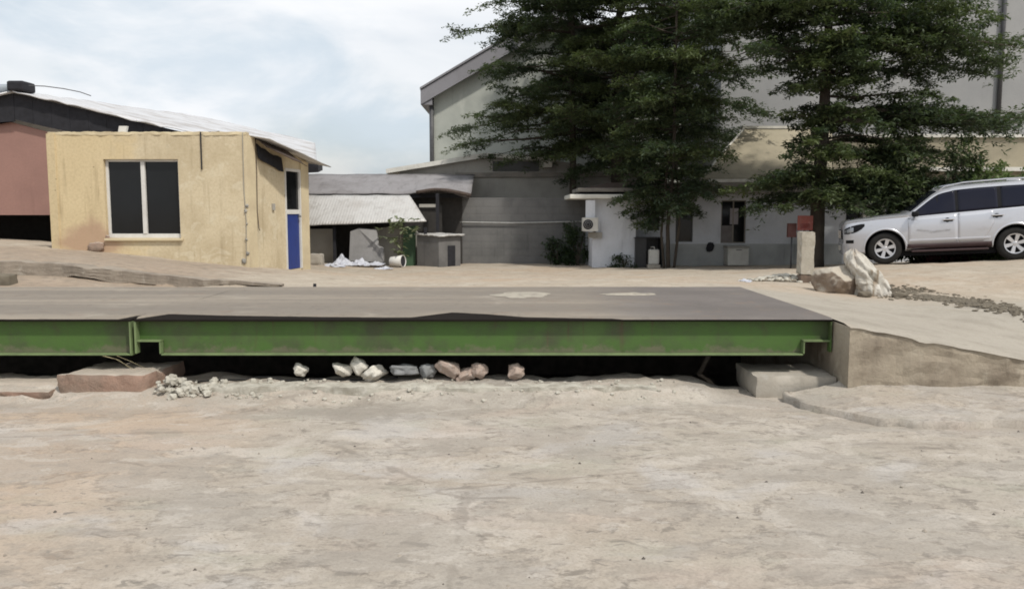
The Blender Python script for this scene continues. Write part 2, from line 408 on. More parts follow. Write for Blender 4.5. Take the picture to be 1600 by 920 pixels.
m_canopy = weathered('mouldy canopy concrete', (.26,.235,.205), (.12,.112,.1), .8, 1.4, .6, .95, .3)
m_pipe = plain('grey plastic pipe', (.085,.085,.09), .5)
m_palepipe = plain('pale plastic pipe', (.42,.42,.40), .5)
m_black = plain('black rubber', (.018,.018,.018), .7)
m_blackplas = plain('black plastic casing', (.02,.021,.024), .45)
m_ac = weathered('off white enamel', (.55,.54,.50), (.36,.34,.30), .6, 3, .4, .5, .05)
m_greenboard = weathered('green board', (.06,.11,.062), (.045,.07,.045), .7, 2, .5, .8, .1)
m_redpaint = weathered('faded red paint', (.33,.10,.085), (.25,.13,.11), .7, 5, .2, .8, .1, light=(.45,.25,.22))
m_bark = weathered('grey brown bark', (.085,.07,.056), (.045,.038,.032), .8, 4, .6, .95, .8, fine=30)
m_plastic_sheet = weathered('crumpled pale plastic sheet', (.55,.56,.60), (.28,.29,.36), .6, 4, 0, .5, .3)
m_sack_plain = weathered('dusty woven sack', (.56,.53,.47), (.31,.27,.215), .7, 5, 0, .95, .7, light=(.68,.66,.62))
def sack_material():
    n = NT('dirty sack with crease shade'); v = n.co()
    st = n.noise(n.co(scale=(5, 3, 1.1), rot=(0, R(28), 0)), 1.3, 6, .6, .5)  # slanting brown streaks: dirt, with the shade of creases painted in
    col = n.mix(n.ramp(st, .5, .62), (.50,.475,.42), (.25,.2,.145))
    col = n.mix(n.ramp(n.noise(v, 9, 7, .65), .45, .7, 0, .6), col, (.36,.32,.27))
    col = n.mix(n.ramp(n.noise(v, 3, 4), .5, .7, 0, .7), col, (.60,.575,.53))
    n.bump(n.noise(v, 16, 8, .7), .7, .02)
    return n.out(col, .95, 0, .15)
m_sack = sack_material()
def boulder_material():
    n = NT('dusty broken rock'); v = n.co()
    col = n.mix(n.ramp(n.noise(v, 4, 7, .65), .4, .65), (.27,.215,.165), (.19,.15,.12))
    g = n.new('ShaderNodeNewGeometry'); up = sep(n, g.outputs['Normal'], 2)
    k = n.ramp(n.math('ADD', up, n.math('MULTIPLY', n.math('SUBTRACT', n.noise(v, 7, 6, .65), .5), 1.1)), .1, .5)  # upward faces mixed paler
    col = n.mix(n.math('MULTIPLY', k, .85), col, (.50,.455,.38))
    n.bump(n.noise(v, 12, 8, .7), 1.0, .04)
    return n.out(col, .95, 0, .15)
m_boulder = boulder_material()
m_boulder_plain = weathered('dusty brown boulder', (.32,.265,.205), (.2,.165,.13), .7, 4, 0, .95, .6, light=(.42,.37,.30))
m_debris = weathered('dark debris', (.165,.142,.108), (.095,.082,.063), .7, 6, 0, .98, .6)
m_stone = weathered('whitish stone', (.66,.63,.56), (.29,.265,.225), .6, 9, 0, .95, .6, light=(.6,.58,.53))
m_stone_grey = weathered('grey stone', (.24,.245,.245), (.10,.1,.1), .6, 9, 0, .95, .6)
m_stone_pink = weathered('pinkish brick lump', (.40,.315,.265), (.28,.23,.2), .6, 9, 0, .95, .6, light=(.54,.5,.45))
m_paper = weathered('dusty paper', (.38,.345,.285), (.24,.215,.18), .95, 8, 0, .95, .2)

def deck_material():
    n = NT('dusty worn deck topping'); v = n.co(True)
    mid = n.noise(v, 1.3, 7, .6, .4); fine = n.noise(v, 9, 9, .7); tr = n.noise(n.co(True, (.25, 3.2, 1)), 1, 6, .6)
    x = sep(n, v, 0)
    clean = n.ramp(n.math('ADD', x, n.math('MULTIPLY', mid, 1.6)), 1.4, 2.6)
    dust = n.mix(n.ramp(tr, .4, .68), (.205,.178,.147), (.28,.242,.195))
    dust = n.mix(n.ramp(mid, .55, .72, 0, .7), dust, (.32,.285,.235))
    steel = n.mix(n.ramp(mid, .4, .7), (.14,.124,.114), (.172,.153,.139))
    col = n.mix(clean, dust, steel)
    col = n.mix(n.ramp(fine, .5, .75, 0, .45), col, (.09,.08,.072))
    y = sep(n, v, 1); wv = n.math('MULTIPLY', n.math('SUBTRACT', mid, .5), .5)
    for yc in (8.35, 9.95):
        d = n.math('ABSOLUTE', n.math('SUBTRACT', n.math('ADD', y, wv), yc))
        col = n.mix(n.math('MULTIPLY', n.ramp(d, .12, .4, .4, 0), n.ramp(tr, .35, .6)), col, (.105,.095,.086))
    col = n.mix(n.math('MULTIPLY', n.ramp(n.noise(n.co(True, (1, 1.4, 1)), 3.3, 7, .7, .5), .56, .68), .55), col, (.20,.15,.115))
    n.bump(fine, .3, .015)
    return n.out(col, .85, 0, .25)
m_deck = deck_material()

def leaf_material(name, c, c2, trans=.35):
    n = NT(name)
    a = n.new('ShaderNodeAttribute', attribute_name='tint')
    col = n.mix(a.outputs['Fac'], c, c2)
    n.out(col, .55, 0, .3)
    tr = n.new('ShaderNodeBsdfTranslucent'); n.L.new(n.mix(.5, col, (.10,.16,.02)), tr.inputs['Color'])
    ms = n.new('ShaderNodeMixShader'); ms.inputs[0].default_value = trans
    n.L.new(n.b.outputs[0], ms.inputs[1]); n.L.new(tr.outputs[0], ms.inputs[2])
    n.L.new(ms.outputs[0], n.n['Material Output'].inputs['Surface'])
    return n.mat
m_leaf = leaf_material('umbrella tree leaf', (.042,.063,.042), (.118,.146,.062), .32)
m_leaf_light = leaf_material('light shrub leaf', (.07,.11,.035), (.13,.17,.065))
m_leaf_dark = leaf_material('dark shrub leaf', (.025,.042,.022), (.045,.07,.03), .2)
m_leaf_pale = leaf_material('pale sapling leaf', (.16,.19,.10), (.26,.28,.18), .3)

# ------------------------------------------------------------------ terrain heights
ctrl = []
def cpt(px, py, Y): v = P(px, py, Y); ctrl.append((v.x, v.y, v.z))
for x in (-12, -9, -7, -5, -3, -1, 1, 2.9): ctrl.append((x, 10.75, .685))
cpt(388, 417, 16.7); cpt(85, 388, 16.7); cpt(-60, 382, 16.7); cpt(250, 403, 16.7); cpt(480, 421, 19.7); cpt(455, 421, 18.6)
cpt(30, 408, 13.2); cpt(150, 415, 13.2); cpt(250, 427, 13.0); cpt(400, 440, 12.6); cpt(480, 446, 12.4)
cpt(560, 424, 22); cpt(700, 424, 22.5); cpt(850, 425, 22.5); cpt(1000, 425, 22); cpt(1130, 424, 21.5)
cpt(640, 434, 16.5); cpt(800, 434, 16.5); cpt(960, 434, 16.2); cpt(1080, 437, 15.5); cpt(1180, 428, 18.5); cpt(1180, 441, 13.5)
cpt(1262, 441, 14.8); cpt(1335, 461, 12.8); cpt(1383, 414, 20.1); cpt(1500, 410, 19.6); cpt(1600, 406, 19.2); cpt(1700, 402, 18.8); cpt(1383, 424, 16.5); cpt(1600, 424, 15.5); cpt(1300, 420, 19); cpt(1290, 417, 22.5)
cpt(1600, 500, 10); cpt(1600, 452, 13.5); cpt(1500, 471, 12); cpt(1450, 440, 14.5); cpt(1420, 490, 10.2)
for x in (-14, -8): ctrl.append((x, 22, 1.0 if x < -10 else .55))
for x, y, z in ((-6, 26, .1), (0, 26, 0), (6, 26, 0), (12, 26, .1), (-14, 27, .4), (16, 20, .65), (14, 14, .5), (12, 10, .2), (-14, 13, 1.1), (-14, 16.7, 1.15)): ctrl.append((x, y, z))
# the ramp
for x, y, z in ((2.95, 7.24, .705), (2.95, 9, .70), (3.6, 7.24, .585), (4.43, 7.22, .425), (5.3, 7.2, .265), (6.2, 7.2, .10), (7.4, 7.2, -.10), (4.3, 9.2, .52), (7.5, 9.2, .15), (9, 7.4, -.2)): ctrl.append((x, y, z))
C_ = np.array(ctrl)
def _k(r2): return np.where(r2 > 1e-9, .5*r2*np.log(np.maximum(r2, 1e-12)), 0)
N_ = len(C_)
A_ = np.zeros((N_+3, N_+3)); d2 = ((C_[:, None, :2]-C_[None, :, :2])**2).sum(-1)
A_[:N_, :N_] = _k(d2) + np.eye(N_)*.06; A_[:N_, N_] = 1; A_[:N_, N_+1:] = C_[:, :2]; A_[N_, :N_] = 1; A_[N_+1:, :N_] = C_[:, :2].T
W_ = np.linalg.solve(A_, np.concatenate([C_[:, 2], [0, 0, 0]]))
def Hbase(X, Y):
    X = np.asarray(X, float); Y = np.asarray(Y, float)
    xc = np.clip(X, -15, 16); yc = np.clip(Y, 7, 27)
    r2 = (xc[..., None]-C_[:, 0])**2 + (yc[..., None]-C_[:, 1])**2
    return _k(r2) @ W_[:N_] + W_[N_] + W_[N_+1]*xc + W_[N_+2]*yc
def ledgeY(X):    # front line of the raised pavement before the hut
    return np.interp(X, [-12, -8.3, -6.5, -4.2, -3.0, -2], [13.25, 13.15, 13.0, 12.45, 12.2, 12.1])
def H(X, Y):
    X = np.asarray(X, float); Y = np.asarray(Y, float)
    h = Hbase(X, Y)
    drop = np.interp(X, [-12, -8.2, -5.5, -3.9, -3.0], [.24, .2, .15, .07, 0])
    s = np.clip((ledgeY(X) - Y + .06)/.12, 0, 1); s = s*s*(3-2*s)
    fade = np.clip((Y-10.75)/.9, 0, 1)
    return h - drop*s*fade
def Hz(x, y): return float(H(np.array([x]), np.array([y]))[0])

def axis(lo, dlo, dhi, hi, step, far=14):
    a = list(np.arange(dlo, dhi, step)) + [dhi]
    g = lambda n: [(i/n)**2.2 for i in range(1, n+1)]
    return np.array([dlo-(dlo-lo)*t for t in reversed(g(far))] + a + [dhi+(hi-dhi)*t for t in g(far)])

def terrain(name, xs, ys, hf, mat, skirt=None):
    XX, YY = np.meshgrid(xs, ys); ZZ = hf(XX, YY)
    me = bpy.data.meshes.new(name); h, w = XX.shape
    co = np.stack([XX, YY, ZZ], -1).reshape(-1, 3)
    idx = np.arange(h*w).reshape(h, w)
    q = np.stack([idx[:-1, :-1], idx[:-1, 1:], idx[1:, 1:], idx[1:, :-1]], -1).reshape(-1, 4)
    fs = q.tolist(); vs = co.tolist()
    if skirt is not None:
        o = len(vs); vs += [(x, ys[0]+.001, skirt) for x in xs]
        fs += [[o+i, o+i+1, int(idx[0, i+1]), int(idx[0, i])] for i in range(w-1)]
    me.from_pydata(vs, [], fs); me.materials.append(mat)
    me.polygons.foreach_set('use_smooth', [True]*(h-1)*(w-1) + [False]*(len(fs)-(h-1)*(w-1)))
    me.update()
    ob = bpy.data.objects.new(name, me); COL.objects.link(ob); ob['kind'] = 'structure'
    return ob

def vfbm(X, Y, s, oct, seed):
    out = np.zeros(X.shape); f = np.nditer([X, Y, out], op_flags=[['readonly'], ['readonly'], ['writeonly']])
    for x, y, o in f: o[...] = mnoise.fractal(Vector((float(x)*s, float(y)*s, seed)), 1, 2, oct)
    return out
def Hcourt(X, Y):
    near = np.clip(1-(np.abs(X)-13)/20, 0, 1)*np.clip(1-(Y-25)/20, 0, 1)
    amp = .03*np.clip((Y-10.75)/.6, 0, 1)
    return H(X, Y) + vfbm(X, Y, 1.3, 4, 2.0)*amp*near + vfbm(X, Y, 5, 2, 5.0)*.006*near
terrain('courtyard_ground', axis(-300, -14, 14, 300, .14), np.concatenate([np.arange(10.75, 24, .13), np.array([24.3, 25, 26, 27, 28.5, 31, 35, 45, 60, 90, 150, 250, 400])]), Hcourt, m_court, skirt=-.6)

def Hyard(X, Y):
    ss = lambda a, b, t: (lambda u: u*u*(3-2*u))(np.clip((t-a)/(b-a), 0, 1))
    z = vfbm(X, Y, .6, 4, 9.0)*.018 + vfbm(X, Y, 2.6, 5, 4.0)*.008 - np.maximum(0, vfbm(X, Y, 7.5, 3, 6.0)-.15)*.02
    wob = vfbm(X, Y, 1.6, 4, 14.0)
    inx = ss(-12, -10, X)*(1-ss(1.65, 2.05, X))
    lip = (.105 + .05*wob + .03*np.abs(vfbm(X, Y, 6, 4, 21.0)))*ss(7.1 + .35*wob, 7.55 + .2*wob, Y)
    z = z + lip*inx
    z = z - (.45 + .1)*ss(7.98 + .12*wob, 8.5, Y)
    return z
terrain('ground', axis(-300, -7, 7, 300, .07), np.concatenate([-np.array([300, 150, 70, 30, 12, 5, 1.]), np.arange(1.5, 3, .25), np.arange(3, 8.7, .06), np.array([9, 9.6, 10.2, 10.9, 12])]), Hyard, m_yard)
# dark floor of the weighing pit
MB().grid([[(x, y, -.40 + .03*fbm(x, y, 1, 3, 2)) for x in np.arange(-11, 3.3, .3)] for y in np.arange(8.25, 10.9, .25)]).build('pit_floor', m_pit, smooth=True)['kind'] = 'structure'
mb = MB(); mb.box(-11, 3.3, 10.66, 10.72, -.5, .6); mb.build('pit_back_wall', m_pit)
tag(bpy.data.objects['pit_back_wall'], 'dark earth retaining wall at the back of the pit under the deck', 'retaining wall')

# ------------------------------------------------------------------ concrete ramp right of the weighbridge
def ramp():
    t = thing('concrete_ramp', (2.97, 7.25, 0), 'grey concrete ramp sloping down to the right of the green weighbridge', 'ramp')
    xs = np.arange(2.97, 9.01, .06)
    def fy(x): return 7.245 - .02*(x-2.97) + .02*fbm(x, 0, 3, 3, 2)
    mb = MB(); rows = []
    for k in range(24):
        f = k/23
        r = []
        for x in xs:
            y0 = fy(x) - .015; y = y0 + (10.752-y0)*f
            z = Hz(x, y) + .012*fbm(x, y, 0, 4, 1.6)*(min(1, f*6))*(1-f)
            r.append((x, y, z - (.012 if k == 0 else 0) - (.03*max(0, fbm(x, 1, 7, 3, 4)) if k == 0 else 0)))
        rows.append(r)
    mb.grid(rows); mb.build('surface', m_court, t, smooth=True)
    mb = MB(); n = 12
    rr = [[(x, fy(x) + .022*fbm(x, j*.11, 2, 5, 4) - (.05 + .03*fbm(x, 0, 9, 3, 3) if j <= 2 else 0), -.1 + (rows[0][i][2] - .0 + .1)*j/n) for i, x in enumerate(xs)] for j in range(n+1)]
    mb.grid(rr)
    mb.grid([[(2.97, fy(2.97) + (10.75-7.245)*u/20, -.45 + (.70+.44)*v/4) for u in range(21)] for v in range(5)], flip=True)
    mb.build('side_wall', m_ramp_side, t, smooth=False)
ramp()

# ------------------------------------------------------------------ weighbridge
def weighbridge(xa, xb, label, notch_l, notch_r, wavy, seed, over=0):
    t = thing('weighbridge', ((xa+xb)/2, 7.65, .39), label, 'weighbridge', 'weighbridge deck sections')
    zt, zb = .69, .388; nz = .515; yw = 7.68
    mb = MB(); mb.box(xa, xb, 7.60, 10.70, zt, .708); mb.build('deck_plate', m_plate, t, bevel=.003)
    # topping with a torn front edge
    xs = np.linspace(xa+.004, xb-.004+over, int((xb-xa)/.05)); rows = []; ys = [0, .012, .05, .12, .25, .5, .75, .9, 1]
    for k, f in enumerate(ys):
        r = []
        for x in xs:
            y0 = 7.592 + wavy(x) + (.02*abs(fbm(x, 0, seed, 4, 5)) if wavy(x) > .01 else 0)
            r.append((x, y0 + (10.72-y0)*f, (.7085 if k == 0 else .726 + .004*fbm(x, y0+f*3, seed, 3, 1.5) - (.004 if k == 1 else 0))))
        rows.append(r)
    mb = MB(); mb.grid(rows); mb.build('deck_topping', m_deck, t, smooth=True)
    # web with its cut outs at the bearings
    pts = []
    L = xa + (.235 if notch_l else 0); Rr = xb - (.26 if notch_r else 0)
    pts += [(xa, nz), (L, nz), (L, zb)] if notch_l else [(xa, zb)]
    pts += [(Rr, zb), (Rr, nz), (xb, nz)] if notch_r else [(xb, zb)]
    pts += [(xb, zt-.002), (xa, zt-.002)]
    mb = MB(); mb.slab([(x, yw, z) for x, z in pts], (0, .014, 0)); mb.build('main_beam', m_green_beam, t)
    fl = MB(); fl.box(L, Rr, 7.61, 7.79, zb-.016, zb-.002); fl.build('bottom_flange', m_greenlip, t, bevel=.002)
    if notch_l:
        fl = MB(); fl.box(xa, L-.001, 7.61, 7.79, nz-.016, nz-.002); fl.box(L-.014, L-.002, 7.61, 7.677, zb, nz-.02); fl.build('notch_plate', m_greenlip, t)
        fl = MB(); fl.box(xa-.004, xa+.014, 7.605, 7.677, zb+.004, zt-.003); fl.build('end_plate', m_greenlip, t)
    if notch_r:
        fl = MB(); fl.box(Rr+.001, xb, 7.61, 7.79, nz-.016, nz-.002); fl.box(Rr+.002, Rr+.014, 7.61, 7.677, zb, nz-.02); fl.build('notch_plate', m_greenlip, t)
        fl = MB(); fl.box(xb-.016, xb-.002, 7.605, 7.677, nz-.11, zt-.003); fl.build('end_plate', m_green, t)
    else:
        fl = MB(); fl.box(xb-.016, xb-.002, 7.605, 7.677, zb, zt-.003); fl.build('end_plate', m_greenlip, t)
    for y in (8.6, 9.6, 10.45):
        b = MB(); b.box(xa+.3, xb-.3, y, y+.02, zb, zt-.002); b.box(xa+.3, xb-.3, y-.08, y+.1, zb-.016, zb-.002); b.build('inner_beam', m_rust, t)
def wav_main(x):
    px = 800 + x*1300/7.65
    return float(np.interp(px, [205, 236, 330, 480, 600, 640, 700, 760, 820, 900, 960, 972, 1010, 1300], [.0, .42, .30, .20, .15, .16, .55, .40, .18, .10, .06, .0, .0, .0]))
weighbridge(PX(205, 7.65), 2.955, 'long green steel weighbridge section with notched beam ends and dusty dark deck', True, True, wav_main, 1)
weighbridge(-10.2, PX(200, 7.65)-.005, 'shorter visible green weighbridge section cut by the left picture edge', False, False, lambda x: .02 + .3*max(0., min(1., (x+3.62)/.05)), 5, .046)

# footings, kerb, slabs, rubble
sk = lambda q: (q.x + .12*(q.y-7.45)*(1 if q.x > -3.7 else 1.3), q.y, q.z)
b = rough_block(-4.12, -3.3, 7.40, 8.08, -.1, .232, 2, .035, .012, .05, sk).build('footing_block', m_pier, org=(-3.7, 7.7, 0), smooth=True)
tag(b, 'reddish rough concrete footing block under the joint between the two weighbridge sections', 'footing')
b = rough_block(2.22, 2.965, 7.46, 8.15, .0, .20, 4, .04, .007, .04).build('footing_slab', m_conc, org=(2.6, 7.8, 0), smooth=True)
tag(b, 'pale concrete footing slab under the right end of the weighbridge', 'footing')
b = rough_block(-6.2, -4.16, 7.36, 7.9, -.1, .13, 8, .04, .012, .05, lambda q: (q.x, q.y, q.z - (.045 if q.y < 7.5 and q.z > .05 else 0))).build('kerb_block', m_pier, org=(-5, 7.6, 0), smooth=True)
tag(b, 'low dusty kerb block left of the reddish footing block', 'kerb')
# cracked apron slab at the foot of the ramp
mb = MB(); rows = []
for k in range(18):
    r = []
    for i in range(140):
        f = (k/17)**2 if k < 3 else k/17
        x = 2.38 + (i-1)*.05*(i > 1) + .004*i
        yf = 6.42 + .18*max(0, 1-(x-2.38)/.9)**2*5 + .09*fbm(x, 0, 3, 5, 2.5) + .035*fbm(x, 5, 3, 4, 9)
        y = yf + (min(7.45, 7.40 + max(0, x-2.95)*3)-yf)*f
        edge = (k > 0)*(i > 0)
        z = -.05 + edge*(.108 + .006*fbm(x, y, 0, 4, 2) + .008*fbm(x, y, 3, 4, 7)) + .15*max(0, f-.05)*min(1, max(.12, (x-2.5)/.6))*(i > 0)
        r.append((x + (.10*fbm(x, y, 9, 3, 3) + .02 if i < 3 else 0), y, z))
    rows.append(r)
mb.grid(rows); b = mb.build('apron_slab', m_yard, org=(4, 7, 0), smooth=True)
tag(b, 'thin cracked pale concrete slab on the yard at the foot of the ramp', 'slab')

def lip_skew(q):
    k = fbm(q.x, 2, 7, 4, 1.1)
    return (q.x, q.y + .05*fbm(q.x, 0, 3, 4, 2.2) + .02*fbm(q.x, q.z, 5, 3, 9), q.z - .09*max(0, k-.05) - .02*abs(fbm(q.x, q.y, 2, 3, 7)))
b = rough_block(-2.95, 1.35, 7.40, 7.62, -.08, .125, 27, .035, .012, .05, lip_skew).build('pit_kerb', m_conc_pale, org=(-.8, 7.5, 0), smooth=True)
tag(b, 'low broken pale concrete kerb along the pit edge below the green beam', 'kerb')
mb = MB()
for i in range(330):
    u = rnd.random(); x = -3.20 + u*.98; y = 7.28 + rnd.random()*.34; s = rnd.uniform(.02, .11)*(1.15-.6*u)*(1 if i < 60 else .4)
    if i > 190: u = .8; x = rnd.uniform(-2.4, 1.6); y = 7.28 + rnd.random()*.4; s = rnd.uniform(.012, .05)
    mb2 = rock_mb((x, y, float(Hyard(np.array([x]), np.array([y]))[0]) + rnd.random()*.09*max(0, .9-u)), (s, s*.9, s*.75), i, .4, .5, 2, rnd.random()*6)
    mb.add(mb2.v, mb2.f)
b = mb.build('rubble', m_conc_pale, org=(-2.7, 7.4, 0), smooth=False)
tag(b, 'whitish broken concrete rubble right of the reddish footing block', 'rubble', kind='stuff')
mb = MB()
for i in range(3000):
    y = 3.2 + 4.4*rnd.random()**.8; x = rnd.uniform(-1, 1)*y*.66; s = min(.035, .0045/(rnd.random()+.06))
    if fbm(x, y, 3, 3, .9) < .10 and rnd.random() < .85: continue
    s *= .75
    z = float(Hyard(np.array([x]), np.array([y]))[0])
    a = rnd.random()*6; vs = []
    for k in range(6):
        an = a + k*math.pi/3; rr = s*rnd.uniform(.35, .6); vs.append((x+rr*math.cos(an), y+rr*math.sin(an), z-.002))
    vs.append((x, y, z+s*rnd.uniform(.25, .5)))
    mb.add(vs, [(k, (k+1) % 6, 6) for k in range(6)], 0 if rnd.random() < .85 else 1)
b = mb.build('gravel', [plain('buff pebble', (.33,.29,.24), .95), plain('dark pebble', (.12,.105,.09), .95)], smooth=False)
tag(b, 'small loose pebbles scattered over the yard', 'gravel', kind='stuff')

stones = [  # px, py(base), width px, height px, material, rot, tilt, boxy, label
 (471, 585, 25, 20, m_stone, .3, .2, .35, 'small pale stone lying alone at the left of the row under the beam'),
 (535, 586, 30, 22, m_stone, .8, .3, .4, 'rounded pale stone beside a stack of two blocks under the beam'),
 (561, 582, 30, 24, m_stone, .3, .6, .75, 'whitish squared block leaning up behind its two neighbours under the beam'),
 (584, 592, 40, 22, m_stone, -.2, -.5, .8, 'whitish oblong block tilted down to the left in the row of stones'),
 (632, 586, 46, 20, m_stone_grey, .1, .05, .6, 'wide dark grey flat stone deep in the shade under the beam'),
 (668, 588, 30, 22, m_stone_grey, .6, .1, .5, 'grey rounded stone right of the wide dark one'),
 (702, 584, 42, 24, m_stone_pink, -.3, .55, .8, 'pinkish oblong block tilted down to the right among the stones'),
 (728, 593, 34, 20, m_stone_pink, .2, -.3, .6, 'low pinkish broken brick in front of the tilted oblong block'),
 (750, 588, 28, 26, m_stone_pink, .9, .1, .35, 'rounded pinkish stone right of the broken brick'),
 (806, 592, 28, 26, m_stone_pink, .4, .1, .3, 'round dusty pink stone lying alone at the right of the row'),
]
for px, py, w, h, m, ro, ti, bx, lab in stones:
    Y = 7.72; p = P(px, py, Y); s = Y/1300
    zb = float(Hyard(np.array([p.x]), np.array([Y]))[0])
    b = rock_mb((p.x, Y, max(p.z, zb) + h*s*.40), (w*s*1.05, w*s*.9, h*s*1.05), px, .24, bx+.1, 4, ro, ti, 10).build('stone', m, org=(p.x, Y, p.z), smooth=True)
    tag(b, lab, 'stone', 'stones under the weighbridge')
mb = MB(); mb.tube([(x, 7.72 + .04*fbm(x, 0, 2, 3, 1.2), float(Hyard(np.array([x]), np.array([7.72]))[0]) + .012) for x in np.arange(-3.0, -1.0, .12)], .009, 6)
tag(mb.build('cable', m_black, org=(-2, 7.7, .1), smooth=True), 'thin black cable lying along the pit edge behind the rubble', 'cable')
mb = MB()
for k in range(3):
    x0 = -3.95 + rnd.random()*.35
    mb.tube([(x0, 7.6, .37), (x0 + .12 + .06*rnd.random(), 7.55, .35 - .02*k*.5), (x0 + .28 + .12*rnd.random(), 7.5, .25 + .02*rnd.random())], [.0018, .0016, .0009], 4)
tag(mb.build('straw', plain('dry straw', (.4,.34,.2), .9), org=(-3.8, 7.55, .3)), 'few dry grass stalks hanging below the left beam end', 'straw')
def crumple(name, c, w, d, h, seed, mat, label, cat, rot=0, n=14):
    mb = MB(); cr, sr = math.cos(rot), math.sin(rot); rows = []
    for j in range(n):
        r = []
        for i in range(n):
            u, v = i/(n-1)*2-1, j/(n-1)*2-1
            k = 1 + .55*fbm(u, v, seed, 4, 1.6)
            x, y = u*w/2*k, v*d/2*k
            z = h*max(0, .35 + .9*fbm(u, v, seed+5, 4, 1.5))*(1-max(abs(u), abs(v))**3*.8) + .004
            r.append((c[0]+x*cr-y*sr, c[1]+x*sr+y*cr, c[2]+z))
        rows.append(r)
    mb.grid(rows)
    b = mb.build(name, mat, org=c, smooth=True)
    s = b.modifiers.new('thickness', 'SOLIDIFY'); s.thickness = .004
    return tag(b, label, cat)
def patch_of(name, c, w, d, seed, mat, label, cat):
    mb = MB(); rows = []; n = 40
    for k in range(5):
        f = k/4; r = []
        for j in range(n):
            a = 2*math.pi*j/n; q = 1 + .55*fbm(math.cos(a), math.sin(a), seed, 5, 1.3)
            r.append((c[0]+w/2*f*q*math.cos(a), c[1]+d/2*f*q*math.sin(a), c[2]+.012*(1-f**3)*(1+fbm(math.cos(a)*f, math.sin(a)*f, seed, 3, 3))))
        rows.append(r + [r[0]])
    mb.grid(rows); return tag(mb.build(name, mat, org=c, smooth=True), label, cat)
patch_of('spilled_cement', (.08, 9.7, .729), .62, .75, 1, m_paper, 'pale smear of spilled cement on the middle of the weighbridge deck', 'cement')
patch_of('spilled_cement', (1.42, 9.75, .729), .55, .28, 2, m_paper, 'smaller pale cement smear on the weighbridge deck towards the ramp', 'cement')
